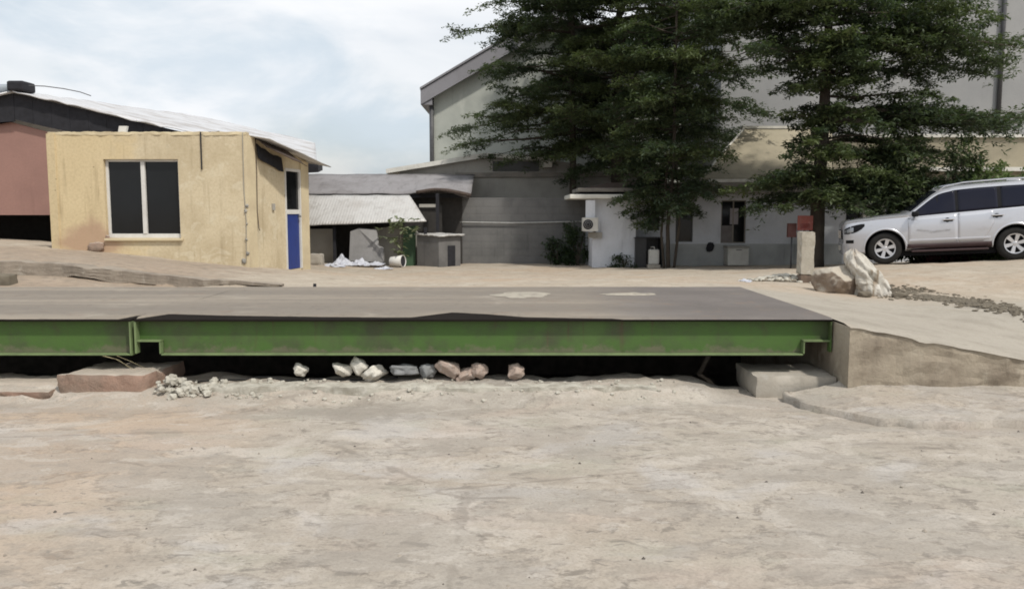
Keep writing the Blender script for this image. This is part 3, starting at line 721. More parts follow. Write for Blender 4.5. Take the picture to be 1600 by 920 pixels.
# ------------------------------------------------------------------ yellow gate hut
def hut():
    A = P(78, 330, 16.8); B = P(388, 330, 16.8); A, B = Vector((A.x, 16.8)), Vector((B.x, 16.8))
    h = R(9.4); Cc = B + Vector((math.sin(h), math.cos(h)))*2.95; D = Cc + (A-B)*1.0
    zt, zr, z0 = PZ(209, 16.8), 2.86, .2
    t = thing('gate_hut', (B.x-1.8, 17, .7), 'small yellow rendered hut with a white framed window and a blue door', 'hut')
    u = lambda px: PX(px, 16.8) - A.x
    w0, w1, wz0, wz1 = u(165), u(281), PZ(372, 16.8), PZ(249, 16.8)
    mb = MB(); mb.wall(A, B, z0, zt, .18, [(w0, w1, wz0, wz1)], top=lambda q: zt + .012*fbm(q*9, 0, 1, 3, 1))
    ld = (Cc-B).length; d0, d1 = 1.72, 2.55; dz0, dz1 = Hz(-5.0, 18.8)-.0, None
    dz0 = PZ(421, 18.8); dz1 = PZ(264, 18.9)
    mb.wall(B + Vector((0, .0)), Cc, z0, zt, .18, [(d0, d1, dz0, dz1)], top=lambda q: zt + (zr-zt)*q)
    mb.wall(Cc, D, z0, zr, .18); mb.wall(D, A, z0, zt, .18, top=lambda q: zr + (zt-zr)*q)
    wall = mb.build('wall', m_hut, t)
    rough_block(A.x-.01, B.x+.015, 16.788, 16.99, zt-.03, zt+.035, 41, .06, .02, .05).build('capping', m_hut_trim, t, smooth=True)
    # corner pier in paler plaster, standing 12 mm proud
    n2 = (Cc-B).normalized(); s2 = Vector((n2.y, -n2.x))
    mb = MB(); q0, q1 = B + s2*.012 - n2*.0, B + s2*.012 + n2*.34
    mb.slab([(q0.x, q0.y-.008, z0), (q1.x, q1.y, z0), (q1.x - s2.x*.02, q1.y - s2.y*.02, z0), (B.x-.06, B.y-.008, z0)], (0, 0, zt-z0-.05)); mb.build('corner_pier', m_hut_trim, t)
    # window
    fx0, fx1 = A.x + w0, A.x + w1; yg = 16.8+.11
    mb = MB(); fw = .055
    mb.box(fx0, fx1, yg-.03, yg+.03, wz0, wz0+.085); mb.box(fx0, fx1, yg-.03, yg+.03, wz1-fw*.8, wz1)
    mb.box(fx0, fx0+fw, yg-.03, yg+.03, wz0+.086, wz1-fw*.8-.001); mb.box(fx1-fw*.7, fx1, yg-.03, yg+.03, wz0+.086, wz1-fw*.8-.001)
    xm = A.x + u(224); mb.box(xm-.05, xm+.03, yg-.045, yg+.03, wz0+.086, wz1-fw*.8-.001)
    fr = mb.build('window', m_white, t, bevel=.004)
    for a, b2, dy in ((fx0+fw, xm-.05, .004), (xm+.03, fx1-fw*.7, .012)):
        MB().box(a, b2, yg+dy, yg+dy+.006, wz0+.085, wz1-fw*.8).build('pane', m_glass, fr)
    mb = MB(); mb.box(fx0-.03, fx1+.05, 16.8-.06, 16.8-.002, wz0-.055, wz0-.003); mb.build('sill', m_hut_trim, fr, bevel=.008)
    # blue and glass door in a white frame on the side wall
    def sp_(uu, off, z): q = B + n2*uu - s2*off; return (q.x, q.y, z)   # off: metres inside the wall face
    def sb(m, a, b2, o0, o1, za, zb): m.hexa([sp_(a,o0,za), sp_(b2,o0,za), sp_(b2,o1,za), sp_(a,o1,za)], [sp_(a,o0,zb), sp_(b2,o0,zb), sp_(b2,o1,zb), sp_(a,o1,zb)])
    mb = MB(); zm = PZ(331, 18.85)
    sb(mb, d0, d0+.05, -.02, .08, dz0, dz1); sb(mb, d1-.06, d1, -.02, .08, dz0, dz1); sb(mb, d0+.051, d1-.061, -.02, .08, dz1-.06, dz1); sb(mb, d0+.051, d1-.061, .0, .06, zm-.05, zm+.05)
    dr = mb.build('door', m_white, t)
    mb = MB(); sb(mb, d0+.051, d1-.061, .02, .045, dz0+.01, zm-.051); mb.build('blue_panel', m_blue, dr)
    mb = MB(); sb(mb, d0+.051, d1-.061, .025, .035, zm+.051, dz1-.061); mb.build('pane', m_glass, dr)
    mb = MB(); sb(mb, d1-.13, d1-.105, -.05, .02, zm-.12, zm-.09); sb(mb, d1-.20, d1-.106, -.06, -.04, zm-.116, zm-.096); mb.build('handle', m_pipe, dr)
    # jamb strip right of the door
    mb = MB(); sb(mb, d1+.002, ld+.02, -.03, -.003, z0, zr-.02); mb.build('jamb', m_hut_trim, t)
    # roof sheet sloping to the back, out of sight behind the parapet but for its right edge
    mb = MB(); rows = []
    for j in range(7):
        f = j/6; a = A + (D-A)*(f*1.1+.06); b2 = B + (Cc-B)*(f*1.1+.06)
        r = []
        for i in range(12):
            g = i/11; q = a + (b2-a)*(g*1.11-.01)
            r.append((q.x, q.y, zt + .02 + (zr-zt)*f*1.05 - .10*max(0, g-.88)/.12 + .012*fbm(g*6, f*3, 4, 3, 1)))
        rows.append(r)
    mb.grid(rows); ro = mb.build('roof', m_sheet, t, smooth=True); s = ro.modifiers.new('thickness', 'SOLIDIFY'); s.thickness = .02
    # torn dark awning sheet above the side wall
    mb = MB(); rows = []
    for j in range(9):
        f = j/8; r = []
        for i in range(7):
            g = i/6; q = B + n2*(.3 + 1.5*f) + s2*(.01 + .50*g*(.55+.45*f))
            r.append((q.x, q.y, zt - .02 - .17*f - .36*g*(.6+.4*f) + .03*fbm(f*3, g*3, 6, 3, 1)))
        rows.append(r)
    mb.grid(rows); aw = mb.build('awning', m_rust, t, smooth=True); s = aw.modifiers.new('thickness', 'SOLIDIFY'); s.thickness = .012
    mb = MB(); rows = []
    for j in range(7):
        f = j/6
        rows.append([(lambda q: (q.x, q.y, zt - .16 - .22*f - .30*g - .10*abs(fbm(f*5, g*4, 2, 3, 1))))(B + n2*(.42 + 1.15*f) + s2*(.02 + .04*g)) for g in (0, .5, 1)])
    mb.grid(rows); aw2 = mb.build('awning_board', m_dark, t); s = aw2.modifiers.new('thickness', 'SOLIDIFY'); s.thickness = .02
    # conduit and cracks
    x = PX(318, 16.79); mb = MB(); mb.tube([(x, 16.782, zt+.03), (x, 16.782, PZ(265, 16.79))], .014, 6); mb.build('conduit', m_dark, t)
    x = PX(383, 16.79); mb = MB(); mb.tube([(x, 16.785, zt+.02), (x-.01, 16.785, 2.2), (x+.02, 16.785, 1.5), (x-.005, 16.785, .75)], [.007, .006, .008, .004], 6); mb.build('cable', m_grime, t)
    mb = MB(); mb.tube([sp_(.36, -.02, zt-.05), sp_(.37, -.025, 2.5), sp_(.33, -.03, 1.7), sp_(.38, -.03, 1.35), sp_(.42, -.03, 1.3)], .008, 6); mb.build('drop_wire', m_rust, t)
    mb = MB(); sb(mb, 1.05, 1.15, -.04, -.003, 1.72, 1.86); mb.build('switch_box', m_grime, t, bevel=.004)
    p = P(190, 203, 17.0); mb = MB(); mb.hexa([(p.x-.09, 17, zt-.02), (p.x+.06, 17, zt-.02), (p.x+.06, 17.08, zt-.02), (p.x-.09, 17.08, zt-.02)], [(p.x-.05, 17, zt+.17), (p.x+.11, 17, zt+.17), (p.x+.11, 17.08, zt+.17), (p.x-.05, 17.08, zt+.17)]); mb.build('roof_bracket', m_white, t)
    for px in (335, 365):
        p = P(px, 204, 17.3); rough_block(p.x-.12, p.x+.12, 17.2, 17.45, zt-.1, zt+.085 if px < 350 else zt+.04, px, .05, .01, .03).build('roof_weight', m_dark, t)
    for px, py, q in ((386, 322, .07), (384, 330, .06), (386, 350, .04), (385, 374, .05), (387, 396, .07), (381, 408, .09), (150, 384, .13), (168, 371, .08)):
        p = P(px, py, 16.79); rock_mb((p.x, 16.79, p.z), (q, .05, q*1.1), px+py, .5, .2, 3).build('spalled_plaster', m_grime if px > 200 else m_pier, t, smooth=True)
    # broken plaster at the foot below the window
    p = P(150, 388, 16.76); rock_mb((p.x, 16.78, p.z+.02), (.34, .1, .2), 5, .3, .3, 3).build('spalled_plaster', m_pier, t, smooth=True)
    # floor inside keeps it dark
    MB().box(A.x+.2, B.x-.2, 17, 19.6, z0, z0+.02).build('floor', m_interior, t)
hut()
# broken kerb before the hut
def kerb_skew(q):
    y = float(ledgeY(np.array([q.x]))[0]) + q.y*(1 + .8*fbm(q.x, 0, 5, 3, .9)); f = min(1, max(0, (q.x+9.7)/6.3))
    hh = (.30*(1-f)**.8 + .03)*(1 + .5*fbm(q.x, 3, 1, 3, 1.3))
    top = float(Hbase(np.array([q.x]), np.array([float(ledgeY(np.array([q.x]))[0])+.12]))[0])
    return (q.x, y, top + .018 + q.z*hh - .05*max(0, fbm(q.x, 7, 2, 4, 1.7)-.1))
mb = rough_block(-9.7, -3.4, -.14, .14, -1.0, 0, 21, .06, .008, .05, kerb_skew)
b = mb.build('broken_kerb', weathered('dirty broken kerb', (.31,.265,.215), (.185,.155,.125), .9, 3, .4, .95, .7, light=(.42,.38,.32)), org=(-6, 13, .7), smooth=True); tag(b, 'broken concrete kerb edging the raised pavement in front of the yellow hut', 'kerb')
p = P(8, 449, 12.2); b = rough_block(p.x-.14, p.x+.13, 12.1, 12.35, p.z-.2, p.z+.2, 31, .05, .012, .05).build('kerb_stump', m_debris, org=(p.x, 12.2, p.z), smooth=True)
tag(b, 'dark upright concrete stump at the left end of the broken kerb', 'stump')
p = P(491, 452, 11.6); mb = MB(); mb.tube([(p.x, 11.6, p.z-.1), (p.x+.01, 11.6, p.z+.08)], [.028, .022], 8)
tag(mb.build('peg', m_dark, org=p), 'small dark peg standing in the sand behind the weighbridge deck', 'peg')

# ------------------------------------------------------------------ big pink shed behind the hut
def pink_shed():
    t = thing('pink_shed', (-12, 22, 1), 'large shed with faded pink upper wall and bright zinc roof behind the yellow hut', 'shed')
    Yv = 20.3; Rx = PX(26, Yv); Ex = PX(497, Yv); rz = PZ(141, Yv); ez = PZ(251, Yv); sl = (rz-ez)/(Ex-Rx); by = .062
    zf = lambda x, y: rz - sl*(x-Rx) + by*(y-Yv)
    mb = MB(); rows = []
    for j in range(24):
        y = Yv + (33-Yv)*j/23
        rows.append([(x, y + (.05*fbm(x, 0, 2, 3, 3) if j == 0 else 0), zf(x, y) + .04*fbm(x, y, 3, 3, .9) + (.06*fbm(x, 1, 5, 4, 1.8) if j == 0 else 0)) for x in np.linspace(Rx, Ex*(1 + (y/Yv-1)*1.02), 44)])
    mb.grid(rows)
    rows = [[(Rx - d, Yv + (33-Yv)*j/8, rz - .02 - sl*d + by*(33-Yv)*j/8) for d in np.linspace(0, 9, 10)] for j in range(9)]
    mb.grid(rows, flip=True)
    ro = mb.build('roof', m_sheet_y, t, smooth=True); s = ro.modifiers.new('thickness', 'SOLIDIFY'); s.thickness = .03; s.offset = -1
    # near-black panels stand for the shade in the open gable
    mb = MB()
    n = 16
    for i in range(n):
        a, b2 = Rx + (Ex-.25-Rx)*i/n, Rx + (Ex-.25-Rx)*(i+1)/n
        mb.slab([(a, Yv+.16, zf(a, Yv)-.05), (b2-.006, Yv+.16, zf(b2, Yv)-.05), (b2-.006, Yv+.16, zf(b2, Yv)-.68), (a, Yv+.16, zf(a, Yv)-.68)], (0, .03, 0))
    mb.slab([(Rx-.01, Yv+.16, rz-.06), (Rx-8, Yv+.16, rz-.06-sl*8), (Rx-8, Yv+.16, rz-.75-sl*2), (Rx-.01, Yv+.16, rz-.72)], (0, .03, 0))
    mb.build('gable_shade', m_dark, t)
    mb = MB(); y = 20.6; zb = PZ(336, y)
    xs = [-24, Rx-1, PX(4, y), PX(80, y), PX(150, y)]
    poly = [(-24, y, zb), (PX(140, y), y, zb), (PX(140, y), y, PZ(222, y)), (PX(80, y), y, PZ(206, y)), (PX(0, y), y, PZ(184, y)), (-24, y, PZ(184, y))]
    mb.slab(poly, (0, .12, 0)); mb.build('pink_wall', m_pink, t)
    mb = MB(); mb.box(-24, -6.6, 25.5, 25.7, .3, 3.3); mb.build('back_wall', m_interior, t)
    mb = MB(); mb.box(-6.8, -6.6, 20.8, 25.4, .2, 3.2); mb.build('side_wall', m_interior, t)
    for x in (-13.4, -10.9): MB().box(x, x+.14, 20.65, 20.79, .4, zb-.002).build('post', m_dark, t)
    mb = MB(); mb.box(Rx-.05, Rx+.36, Yv-.05, Yv+.5, rz-.02, rz+.22); mb.build('ridge_cap', m_dark, t, bevel=.05)
    mb = MB(); mb.tube([(Rx-4, Yv+.2, rz+.06), (Rx-.06, Yv+.2, rz+.06)], .11, 12); mb.build('roof_pipe', weathered('galvanised duct', (.34,.38,.42), (.2,.23,.26), .5, 2, 0, .5, .05), t, smooth=True)
    mb = MB(); mb.hexa([(Ex-.35, Yv+.03, ez-.30), (Ex+.02, Yv+.03, ez-.28), (Ex-.7, 24, ez-.05), (Ex-1.1, 24, ez-.05)], [(Ex-.35, Yv+.03, ez+.02), (Ex+.02, Yv+.03, ez-.05), (Ex-.7, 24, ez+.15), (Ex-1.1, 24, ez+.2)]); mb.build('eave_board', m_dark, t)
    mb = MB()
    w = [P(45, 134, Yv), P(70, 135, Yv), P(100, 139, Yv), P(125, 144, Yv), P(142, 150, Yv)]
    mb.tube(w, .012, 6); mb.build('roof_wire', m_pipe, t)
pink_shed()

# ------------------------------------------------------------------ sheds at the back of the court
def back_sheds():
    t = thing('long_shed', (PX(600, 29), 29, 0), 'long low shed with a grey fibre sheet roof behind the lean-to', 'shed')
    mb = MB(); rows = []
    x0, x1 = PX(400, 27), PX(735, 27)
    for j in range(8):
        f = j/7; y = 27.0 + 3.2*f
        rows.append([(x0 + (x1-x0)*g*(1 - .0*f), y, PZ(302, 27) + (PZ(272, 30.2)-PZ(302, 27))*f + .03*fbm(g*8, f*2, 4, 3, 1) + (.16*math.exp(-((g-.86)/.1)**2) - .14*max(0, (g-.84)/.16) if f < .3 else 0)) for g in np.linspace(0, 1, 40)])
    mb.grid(rows); ro = mb.build('roof', m_asb, t, smooth=True); s = ro.modifiers.new('thickness', 'SOLIDIFY'); s.thickness = .04; s.offset = -1
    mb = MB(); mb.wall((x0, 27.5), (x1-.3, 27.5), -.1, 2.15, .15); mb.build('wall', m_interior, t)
    mb = MB(); mb.box(x0+.3, x1-.05, 27.08, 27.14, PZ(309, 27.1), PZ(302.5, 27.1)); mb.build('eave_board', m_dark, t)
    mb = MB(); rows = [[(PX(650, 26.6)+u*1.75, 26.6+v*.5, PZ(298, 26.6) + .02*v - .18*max(0, u-.3) + .10*math.sin(u*3) + .02*fbm(u*4, v*2, 1, 3, 1)) for u in np.linspace(0, 1, 14)] for v in (0, .5, 1)]
    mb.grid(rows); q = mb.build('torn_sheet', m_rust, t, smooth=True); s = q.modifiers.new('thickness', 'SOLIDIFY'); s.thickness = .10
    t = thing('lean_to', (PX(570, 25.5), 25.5, 0), 'low lean-to with one pale grey sheet roof right of the hut', 'lean-to')
    mb = MB(); rows = []
    for j in range(10):
        f = j/9; y = 26.9 - 1.6*f
        xl, xr = PX(430, y), PX(640 + 26*f, y)
        rows.append([(xl + (xr-xl)*g, y, (PZ(305, 26.9) + (PZ(353 - 8*g, 25.3)-PZ(305, 26.9))*f) + .02*fbm(g*7, f*2, 9, 3, 1)) for g in np.linspace(0, 1, 40)])
    mb.grid(rows, flip=True); ro = mb.build('roof', m_sheet, t, smooth=True); s = ro.modifiers.new('thickness', 'SOLIDIFY'); s.thickness = .03
    mb = MB(); mb.box(PX(430, 26), PX(521, 26), 26, 26.12, -.1, 1.15); mb.build('front_wall', m_grime, t)
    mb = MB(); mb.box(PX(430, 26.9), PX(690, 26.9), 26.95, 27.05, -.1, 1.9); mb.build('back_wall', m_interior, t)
    for px in (519, 662): mb = MB(); mb.box(PX(px, 25.6), PX(px, 25.6)+.09, 25.6, 25.69, -.1, 1.2); mb.build('post', m_dark, t)
    mb = MB(); mb.box(PX(681, 26.4), PX(681, 26.4)+.1, 26.4, 26.5, -.1, PZ(302, 26.4)); mb.build('tall_post', m_dark, t)
    mb = MB(); mb.box(PX(655, 26.4), PX(681, 26.4), 26.42, 26.47, PZ(324, 26.4), PZ(319, 26.4)); mb.build('rail', m_grime, t)
    # leaning slab, low wall, green board
    mb = MB()
    pl = [P(545, 405, 25.2), P(600, 407, 25.1), P(599, 388, 25.15), P(592, 385, 25.15), P(588, 360, 25.4), P(560, 357, 25.4), P(547, 362, 25.4)]
    pl = [Vector((q.x, q.y, q.z - (.06 if i < 2 else 0))) for i, q in enumerate(pl)]
    mb.slab(pl, (0, .14, .02)); tag(mb.build('broken_slab', weathered('grey cast slab', (.27,.262,.255), (.17,.165,.155), .7, 2, .3, .95, .4), org=(pl[0].x, 25.2, 0), bevel=.015), 'grey broken concrete slab leaning against the lean-to', 'slab')
    mb = MB(); a, c = PX(578, 26.2), PX(652, 26.2); mb.slab([(a, 26.2, -.1), (c, 26.2, -.1), (c, 26.2, PZ(362, 26.2)), (PX(620, 26.2), 26.2, PZ(353, 26.2)), (a, 26.2, PZ(358, 26.2))], (0, .15, 0))
    tag(mb.build('low_wall', m_grime, org=(a, 26.2, 0)), 'low grey wall behind the leaning broken slab', 'wall')
    mb = MB(); a, c = PX(628, 25.9), PX(648, 25.9); mb.slab([(a, 25.9, -.1), (c, 25.9, -.1), (c+.02, 25.95, PZ(352, 25.9)), (a+.03, 25.95, PZ(356, 25.9))], (0, .04, 0))
    tag(mb.build('green_board', m_greenboard, org=(a, 25.9, 0)), 'dull green board standing between the low wall and the little kennel', 'board')
    # kennel, cornerwise
    k = thing('kennel', (PX(686, 25.6), 25.6, 0), 'small grey kennel with a ragged pale sheet roof before the dark block wall', 'kennel')
    c0 = Vector((PX(685, 25.3), 25.3)); l0 = Vector((PX(651, 25.75), 25.75)); r0 = Vector((PX(719, 25.9), 25.9)); bk = l0 + r0 - c0
    z1 = PZ(370, 25.3)
    mb = MB(); mb.hexa([(q.x, q.y, -.1) for q in (l0, c0, r0, bk)], [(l0.x, l0.y, z1+.06), (c0.x, c0.y, z1), (r0.x, r0.y, z1+.02), (bk.x, bk.y, z1+.1)]); mb.build('wall', weathered('grey board wall', (.17,.165,.16), (.09,.088,.085), .7, 2, .5, .95, .3), k)
    e = (r0-c0); nn = Vector((e.y, -e.x)).normalized()*.01
    p0, p1 = c0 + e*.40 + nn, c0 + e*.75 + nn
    mb = MB(); mb.slab([(p0.x, p0.y, -.05), (p1.x, p1.y, -.05), (p1.x, p1.y, z1-.28), (p0.x, p0.y, z1-.28)], (-nn.x*.4, -nn.y*.4, 0)); mb.build('doorway', m_dark, k)
    mb = MB(); rows = []
    for j in range(8):
        f = j/7; r = []
        for i in range(14):
            g = i/13; q = l0 + (c0-l0)*g*1.12*(1 if g < .5 else 1) if False else None
            a1 = l0 + (bk-l0)*f*1.1 - (c0-l0).normalized()*.05; b1 = c0 + (r0-c0)*f*1.12
            w = a1 + (b1-a1)*(g*1.16-.06)
            r.append((w.x, w.y - .05, z1 + .08 - .04*g + .02*f + .035*fbm(g*5, f*5, 3, 3, 1)))
        rows.append(r)
    mb.grid(rows); q = mb.build('roof', m_sheet, k, smooth=True); s = q.modifiers.new('thickness', 'SOLIDIFY'); s.thickness = .035
back_sheds()
def rubbish():
    def z(px, Y): return Hz(PX(px, Y), Y)
    # crumpled plastic sheet heap
    x0 = PX(505, 24.6); mb = MB(); rows = []
    for j in range(16):
        v = j/15; r = []
        for i in range(44):
            u = i/43; x = x0 + u*1.75; y = 24.2 + v*.9
            ridge = .34*math.exp(-((u-.27-.05*v)/.09)**2) + .24*math.exp(-((u-.62+.06*v)/.1)**2) + .10*math.exp(-((u-.86)/.08)**2)
            env = math.sin(math.pi*min(1, max(0, v)))**.6
            r.append((x, y + .06*fbm(u*4, v*3, 8, 3, 1), z(530, 24.6) + .02 + env*ridge*.72*(.8 + .9*fbm(u*9, v*4, 1, 4, 1)) + .05*abs(fbm(u*14, v*6, 2, 3, 1))))
        rows.append(r)
    mb.grid(rows); b = mb.build('plastic_sheet', m_plastic_sheet, org=(x0+.9, 24.6, 0), smooth=False); s = b.modifiers.new('thickness', 'SOLIDIFY'); s.thickness = .02
    tag(b, 'heap of crumpled whitish plastic sheeting on the ground right of the hut', 'plastic sheet')
    p = PX(491, 24); b = rough_block(p-.22, p+.2, 23.9, 24.3, z(491, 24)-.05, z(491, 24)+.30, 77, .06, .02, .06).build('rubble_block', m_conc, org=(p, 24, 0), smooth=True)
    tag(b, 'squat grey rubble block beside the hut door corner', 'block')
    # an overturned open crate, pale top, dark mouth to the right
    p = PX(621, 24.8); zz = z(621, 24.8); t = thing('tipped_bucket', (p, 24.8, zz), 'pale bucket lying on its side with a dark mouth to the right', 'bucket')
    mb = MB(); d = Vector((.93, -.36, .05)).normalized(); o = Vector((p-.22, 24.85, zz+.17))
    mb.tube([o, o + d*.02, o + d*.42], [.12, .13, .17], 20, cap=False); q = mb.build('body', m_white, t, smooth=True); s = q.modifiers.new('thickness', 'SOLIDIFY'); s.thickness = .008
    mb = MB(); mb.tube([o + d*.02, o + d*.40], [.122, .158], 20); mb.build('inside', m_dark, t)
    crumple('litter_bag', (PX(520, 23.4), 23.4, z(520, 23.4)), .55, .4, .1, 13, m_plastic_sheet, 'flat white plastic bag in front of the sheeting heap', 'litter', .2)
    crumple('litter_scrap', (PX(598, 23.6), 23.6, z(598, 23.6)), .5, .35, .09, 15, m_plastic_sheet, 'grey plastic scrap right of the sheeting heap', 'litter', .6)
    crumple('white_litter', (PX(1168, 13.6), 13.6, Hz(PX(1168, 13.6), 13.6)), .2, .2, .06, 17, m_plastic_sheet, 'small white scrap on the sand left of the concrete post', 'litter', .6)
rubbish()

# ------------------------------------------------------------------ leaves, trees and shrubs
def leaf_mesh(name, centers, tints, size, mat, parent=None, org=(0,0,0), seed=0, per=6, spread=.1, flat=.35):
    """rosettes of small leaf faces round each centre"""
    g = np.random.default_rng(seed); n = len(centers)
    c = np.repeat(np.asarray(centers, float), per, axis=0); k = len(c)
    az = g.uniform(0, 2*np.pi, k); el = g.normal(.05, flat, k)
    d = np.stack([np.cos(az)*np.cos(el), np.sin(az)*np.cos(el), np.sin(el)], -1)
    side = np.stack([-np.sin(az), np.cos(az), g.normal(0, .45, k)], -1); side /= np.linalg.norm(side, axis=1)[:, None]
    L = size*g.uniform(.6, 1.25, k)[:, None]; W = L*.21
    base = c + g.normal(0, spread, (k, 3))*np.array([1, 1, .45])
    q = np.stack([base, base + d*L*.55 + side*W, base + d*L, base + d*L*.55 - side*W], 1)
    q[:, 2, 2] -= .18*L[:, 0]
    q = q.reshape(-1, 3) - np.asarray(org)
    me = bpy.data.meshes.new(name)
    me.vertices.add(4*k); me.vertices.foreach_set('co', q.ravel().astype(np.float32))
    me.loops.add(4*k); me.loops.foreach_set('vertex_index', np.arange(4*k, dtype=np.int32))
    me.polygons.add(k); me.polygons.foreach_set('loop_start', np.arange(0, 4*k, 4, dtype=np.int32)); me.polygons.foreach_set('loop_total', np.full(k, 4, np.int32))
    me.materials.append(mat)
    me.update(calc_edges=True)
    at = me.attributes.new('tint', 'FLOAT', 'FACE')
    tint = np.clip(np.repeat(g.uniform(0, 1, n), per)*.6 + g.uniform(0, .4, k), 0, 1)
    if tints is not None: tint = np.clip(np.repeat(np.asarray(tints), per)*.75 + tint*.45 - .1, 0, 1)
    at.data.foreach_set('value', tint.astype(np.float32))
    ob = bpy.data.objects.new(name, me); COL.objects.link(ob)
    if parent is not None: ob.parent = parent
    else: ob.location = org
    return ob

def tiered_tree(name, base, stems, tiers, label, seed, leaf=.125, dens=1.0, mat=None):
    """umbrella tree: trunk, whorls of level limbs, flat sprays of small leaves.
    stems: list of [(x,y,z,r)...] relative to base; tiers: (z, list of (azimuth deg, length, rise))"""
    g = random.Random(seed)
    t = thing(name, base, label, 'tree')
    bx, by_, bz = base
    for st in stems:
        mb = MB(); mb.tube([(bx+a[0], by_+a[1], bz+a[2]) for a in st], [a[3] for a in st], 12); mb.build('trunk', m_bark, t, smooth=True)
    def trunk_at(z):
        st = stems[0]
        zs = [a[2] for a in st]
        return Vector((bx + float(np.interp(z, zs, [a[0] for a in st])), by_ + float(np.interp(z, zs, [a[1] for a in st])), bz+z))
    lm = MB(); cents = []; tints = []
    for z, brs in tiers:
        for az, L, rise in brs:
            limb_tint = g.random()**1.8  # some limbs lighter at random, painted in for sunlit sprays
            o = trunk_at(z + g.gauss(0, .13))
            a = R(az); dirv = Vector((math.cos(a), math.sin(a), 0)); sd = Vector((-dirv.y, dirv.x, 0))
            bend = g.uniform(-.25, .25); droop = g.uniform(.04, .2); wave = g.uniform(0, 6); wa = .05*L**.5
            def pt(s): return o + dirv*(L*s) + sd*(bend*L*s*s + wa*math.sin(s*5+wave)) + Vector((0, 0, rise*L*(s**.7) - droop*L*s*s + wa*math.sin(s*6+wave*2)))
            pts = [pt(s/7) for s in range(8)]
            lm.tube(pts, [max(.008, .016*L*(1-s/7.6)) for s in range(8)], 5)
            ntw = int(L*4.4*dens)+2
            thin = g.uniform(.55, 1.15)
            for i in range(ntw):
                s = .22 + .78*(i+g.random())/ntw; p = pt(min(1, s)); sg = 1 if i % 2 else -1
                if fbm(p.x, p.y, p.z*1.6 + seed, 3, .55) < -.19: continue
                tl = L*(.42*(1-.6*abs(s-.45)))*g.uniform(.35, 1.15)*(1.0 if s < .8 else .6)
                ang = R(g.uniform(25, 75))*sg
                td = (dirv*math.cos(ang) + sd*math.sin(ang)); dz = g.uniform(-.30, .14)
                e = p + td*tl + Vector((0, 0, dz*tl))
                lm.tube([p, (p+e)/2 + Vector((0, 0, .04)), e], [.011, .008, .003], 3, cap=False)
                nc = max(3, int(tl*9.5*dens*thin))
                for j in range(nc):
                    f = (j+.6+g.random()*.4)/nc
                    q = p + (e-p)*f + Vector((g.gauss(0, .07), g.gauss(0, .07), g.gauss(.01, .06)))
                    cents.append(q)
                    if g.random() < .35: cents.append(q + Vector((g.gauss(0, .12), g.gauss(0, .12), -abs(g.gauss(.12, .12)))))
            for j in range(int(L*4)):
                s = .35 + .65*g.random(); cents.append(pt(s) + Vector((g.gauss(0, .1), g.gauss(0, .1), g.gauss(.02, .06))))
            # drawn-out tip
            for j in range(9): cents.append(pt(.96 + .025*j) + Vector((g.gauss(0, .04), g.gauss(0, .04), g.gauss(0, .03))))
            tints += [limb_tint]*(len(cents)-len(tints))
    lm.build('limbs', m_bark, t)
    leaf_mesh('crown', cents, tints, leaf, mat or m_leaf, t, base, seed, per=9, spread=.055, flat=.4)
    return t

def whorl(g, n, L, rise=.05, bias=None, start=None):
    a0 = g.uniform(0, 360) if start is None else start; out = []
    for i in range(n):
        az = a0 + 360*i/n + g.uniform(-20, 20); l = L*g.uniform(.66, 1.1)
        if bias: l *= bias(az % 360)
        out.append((az, l, rise + g.uniform(-.05, .06)))
    return out
g = random.Random(3)
# broad tree behind the block wall (its own trunk right of the pale gable)
b0 = (PX(963, 29), 29.0, 0.0)
ltd = lambda az: .62 if 110 < az < 250 else 1.0
tiers = [(3.3, whorl(g, 6, 2.6, -.02)), (4.0, whorl(g, 8, 4.0, .0, ltd)), (4.8, whorl(g, 8, 4.9, .03, ltd)), (5.7, whorl(g, 8, 4.6, .05, ltd)), (6.5, whorl(g, 8, 5.2, .06, ltd)), (7.4, whorl(g, 8, 4.7, .08, ltd)), (8.3, whorl(g, 8, 5.0, .1, ltd)), (9.2, whorl(g, 7, 4.4, .1)), (10.1, whorl(g, 7, 3.8)), (11.0, whorl(g, 6, 3.0)), (11.8, whorl(g, 5, 1.8))]
tiered_tree('umbrella_tree', b0, [[(0, 0, -.2, .26), (.05, 0, 2, .22), (-.05, 0, 4, .19), (.05, .1, 7, .13), (0, 0, 10, .07), (0, 0, 12.3, .02)]], tiers, 'broad dark umbrella tree with a single thick trunk rising behind the grey block wall', 11, dens=1.4)
b1 = (PX(894, 29.6), 29.6, 0.0)
R_ = lambda n, L: [(a, l, r) for a, l, r in whorl(g, n, L, .03) if not 130 < a % 360 < 235]
tiers = [(3.9, R_(7, 2.4) + [(178, 2.9, .02), (205, 2.5, .0), (150, 2.6, 0)]), (4.5, R_(7, 2.6) + [(184, 3.9, .04), (200, 3.0, .02), (160, 3.2, .03)]), (4.95, R_(7, 2.6) + [(178, 4.2, .08), (215, 2.8, .05), (150, 3.0, .05), (192, 3.4, .06)]),
         (5.8, R_(7, 2.4) + [(190, 2.6, .06), (215, 2.7, .06)]), (6.5, R_(7, 2.6) + [(195, 3.1, .05), (222, 3.0, .03), (165, 2.7, .06), (205, 2.9, .08)]), (7.2, R_(6, 2.0) + [(185, 2.2, .1)]),
         (8.0, R_(7, 2.6) + [(180, 4.0, .12), (192, 3.4, .1), (165, 3.3, .12), (172, 2.9, .05), (210, 2.6, .1)]), (8.8, R_(7, 2.6) + [(182, 3.2, .12), (200, 2.8, .12), (160, 2.8, .1)]), (9.7, whorl(g, 7, 2.7)), (10.6, whorl(g, 5, 1.8))]
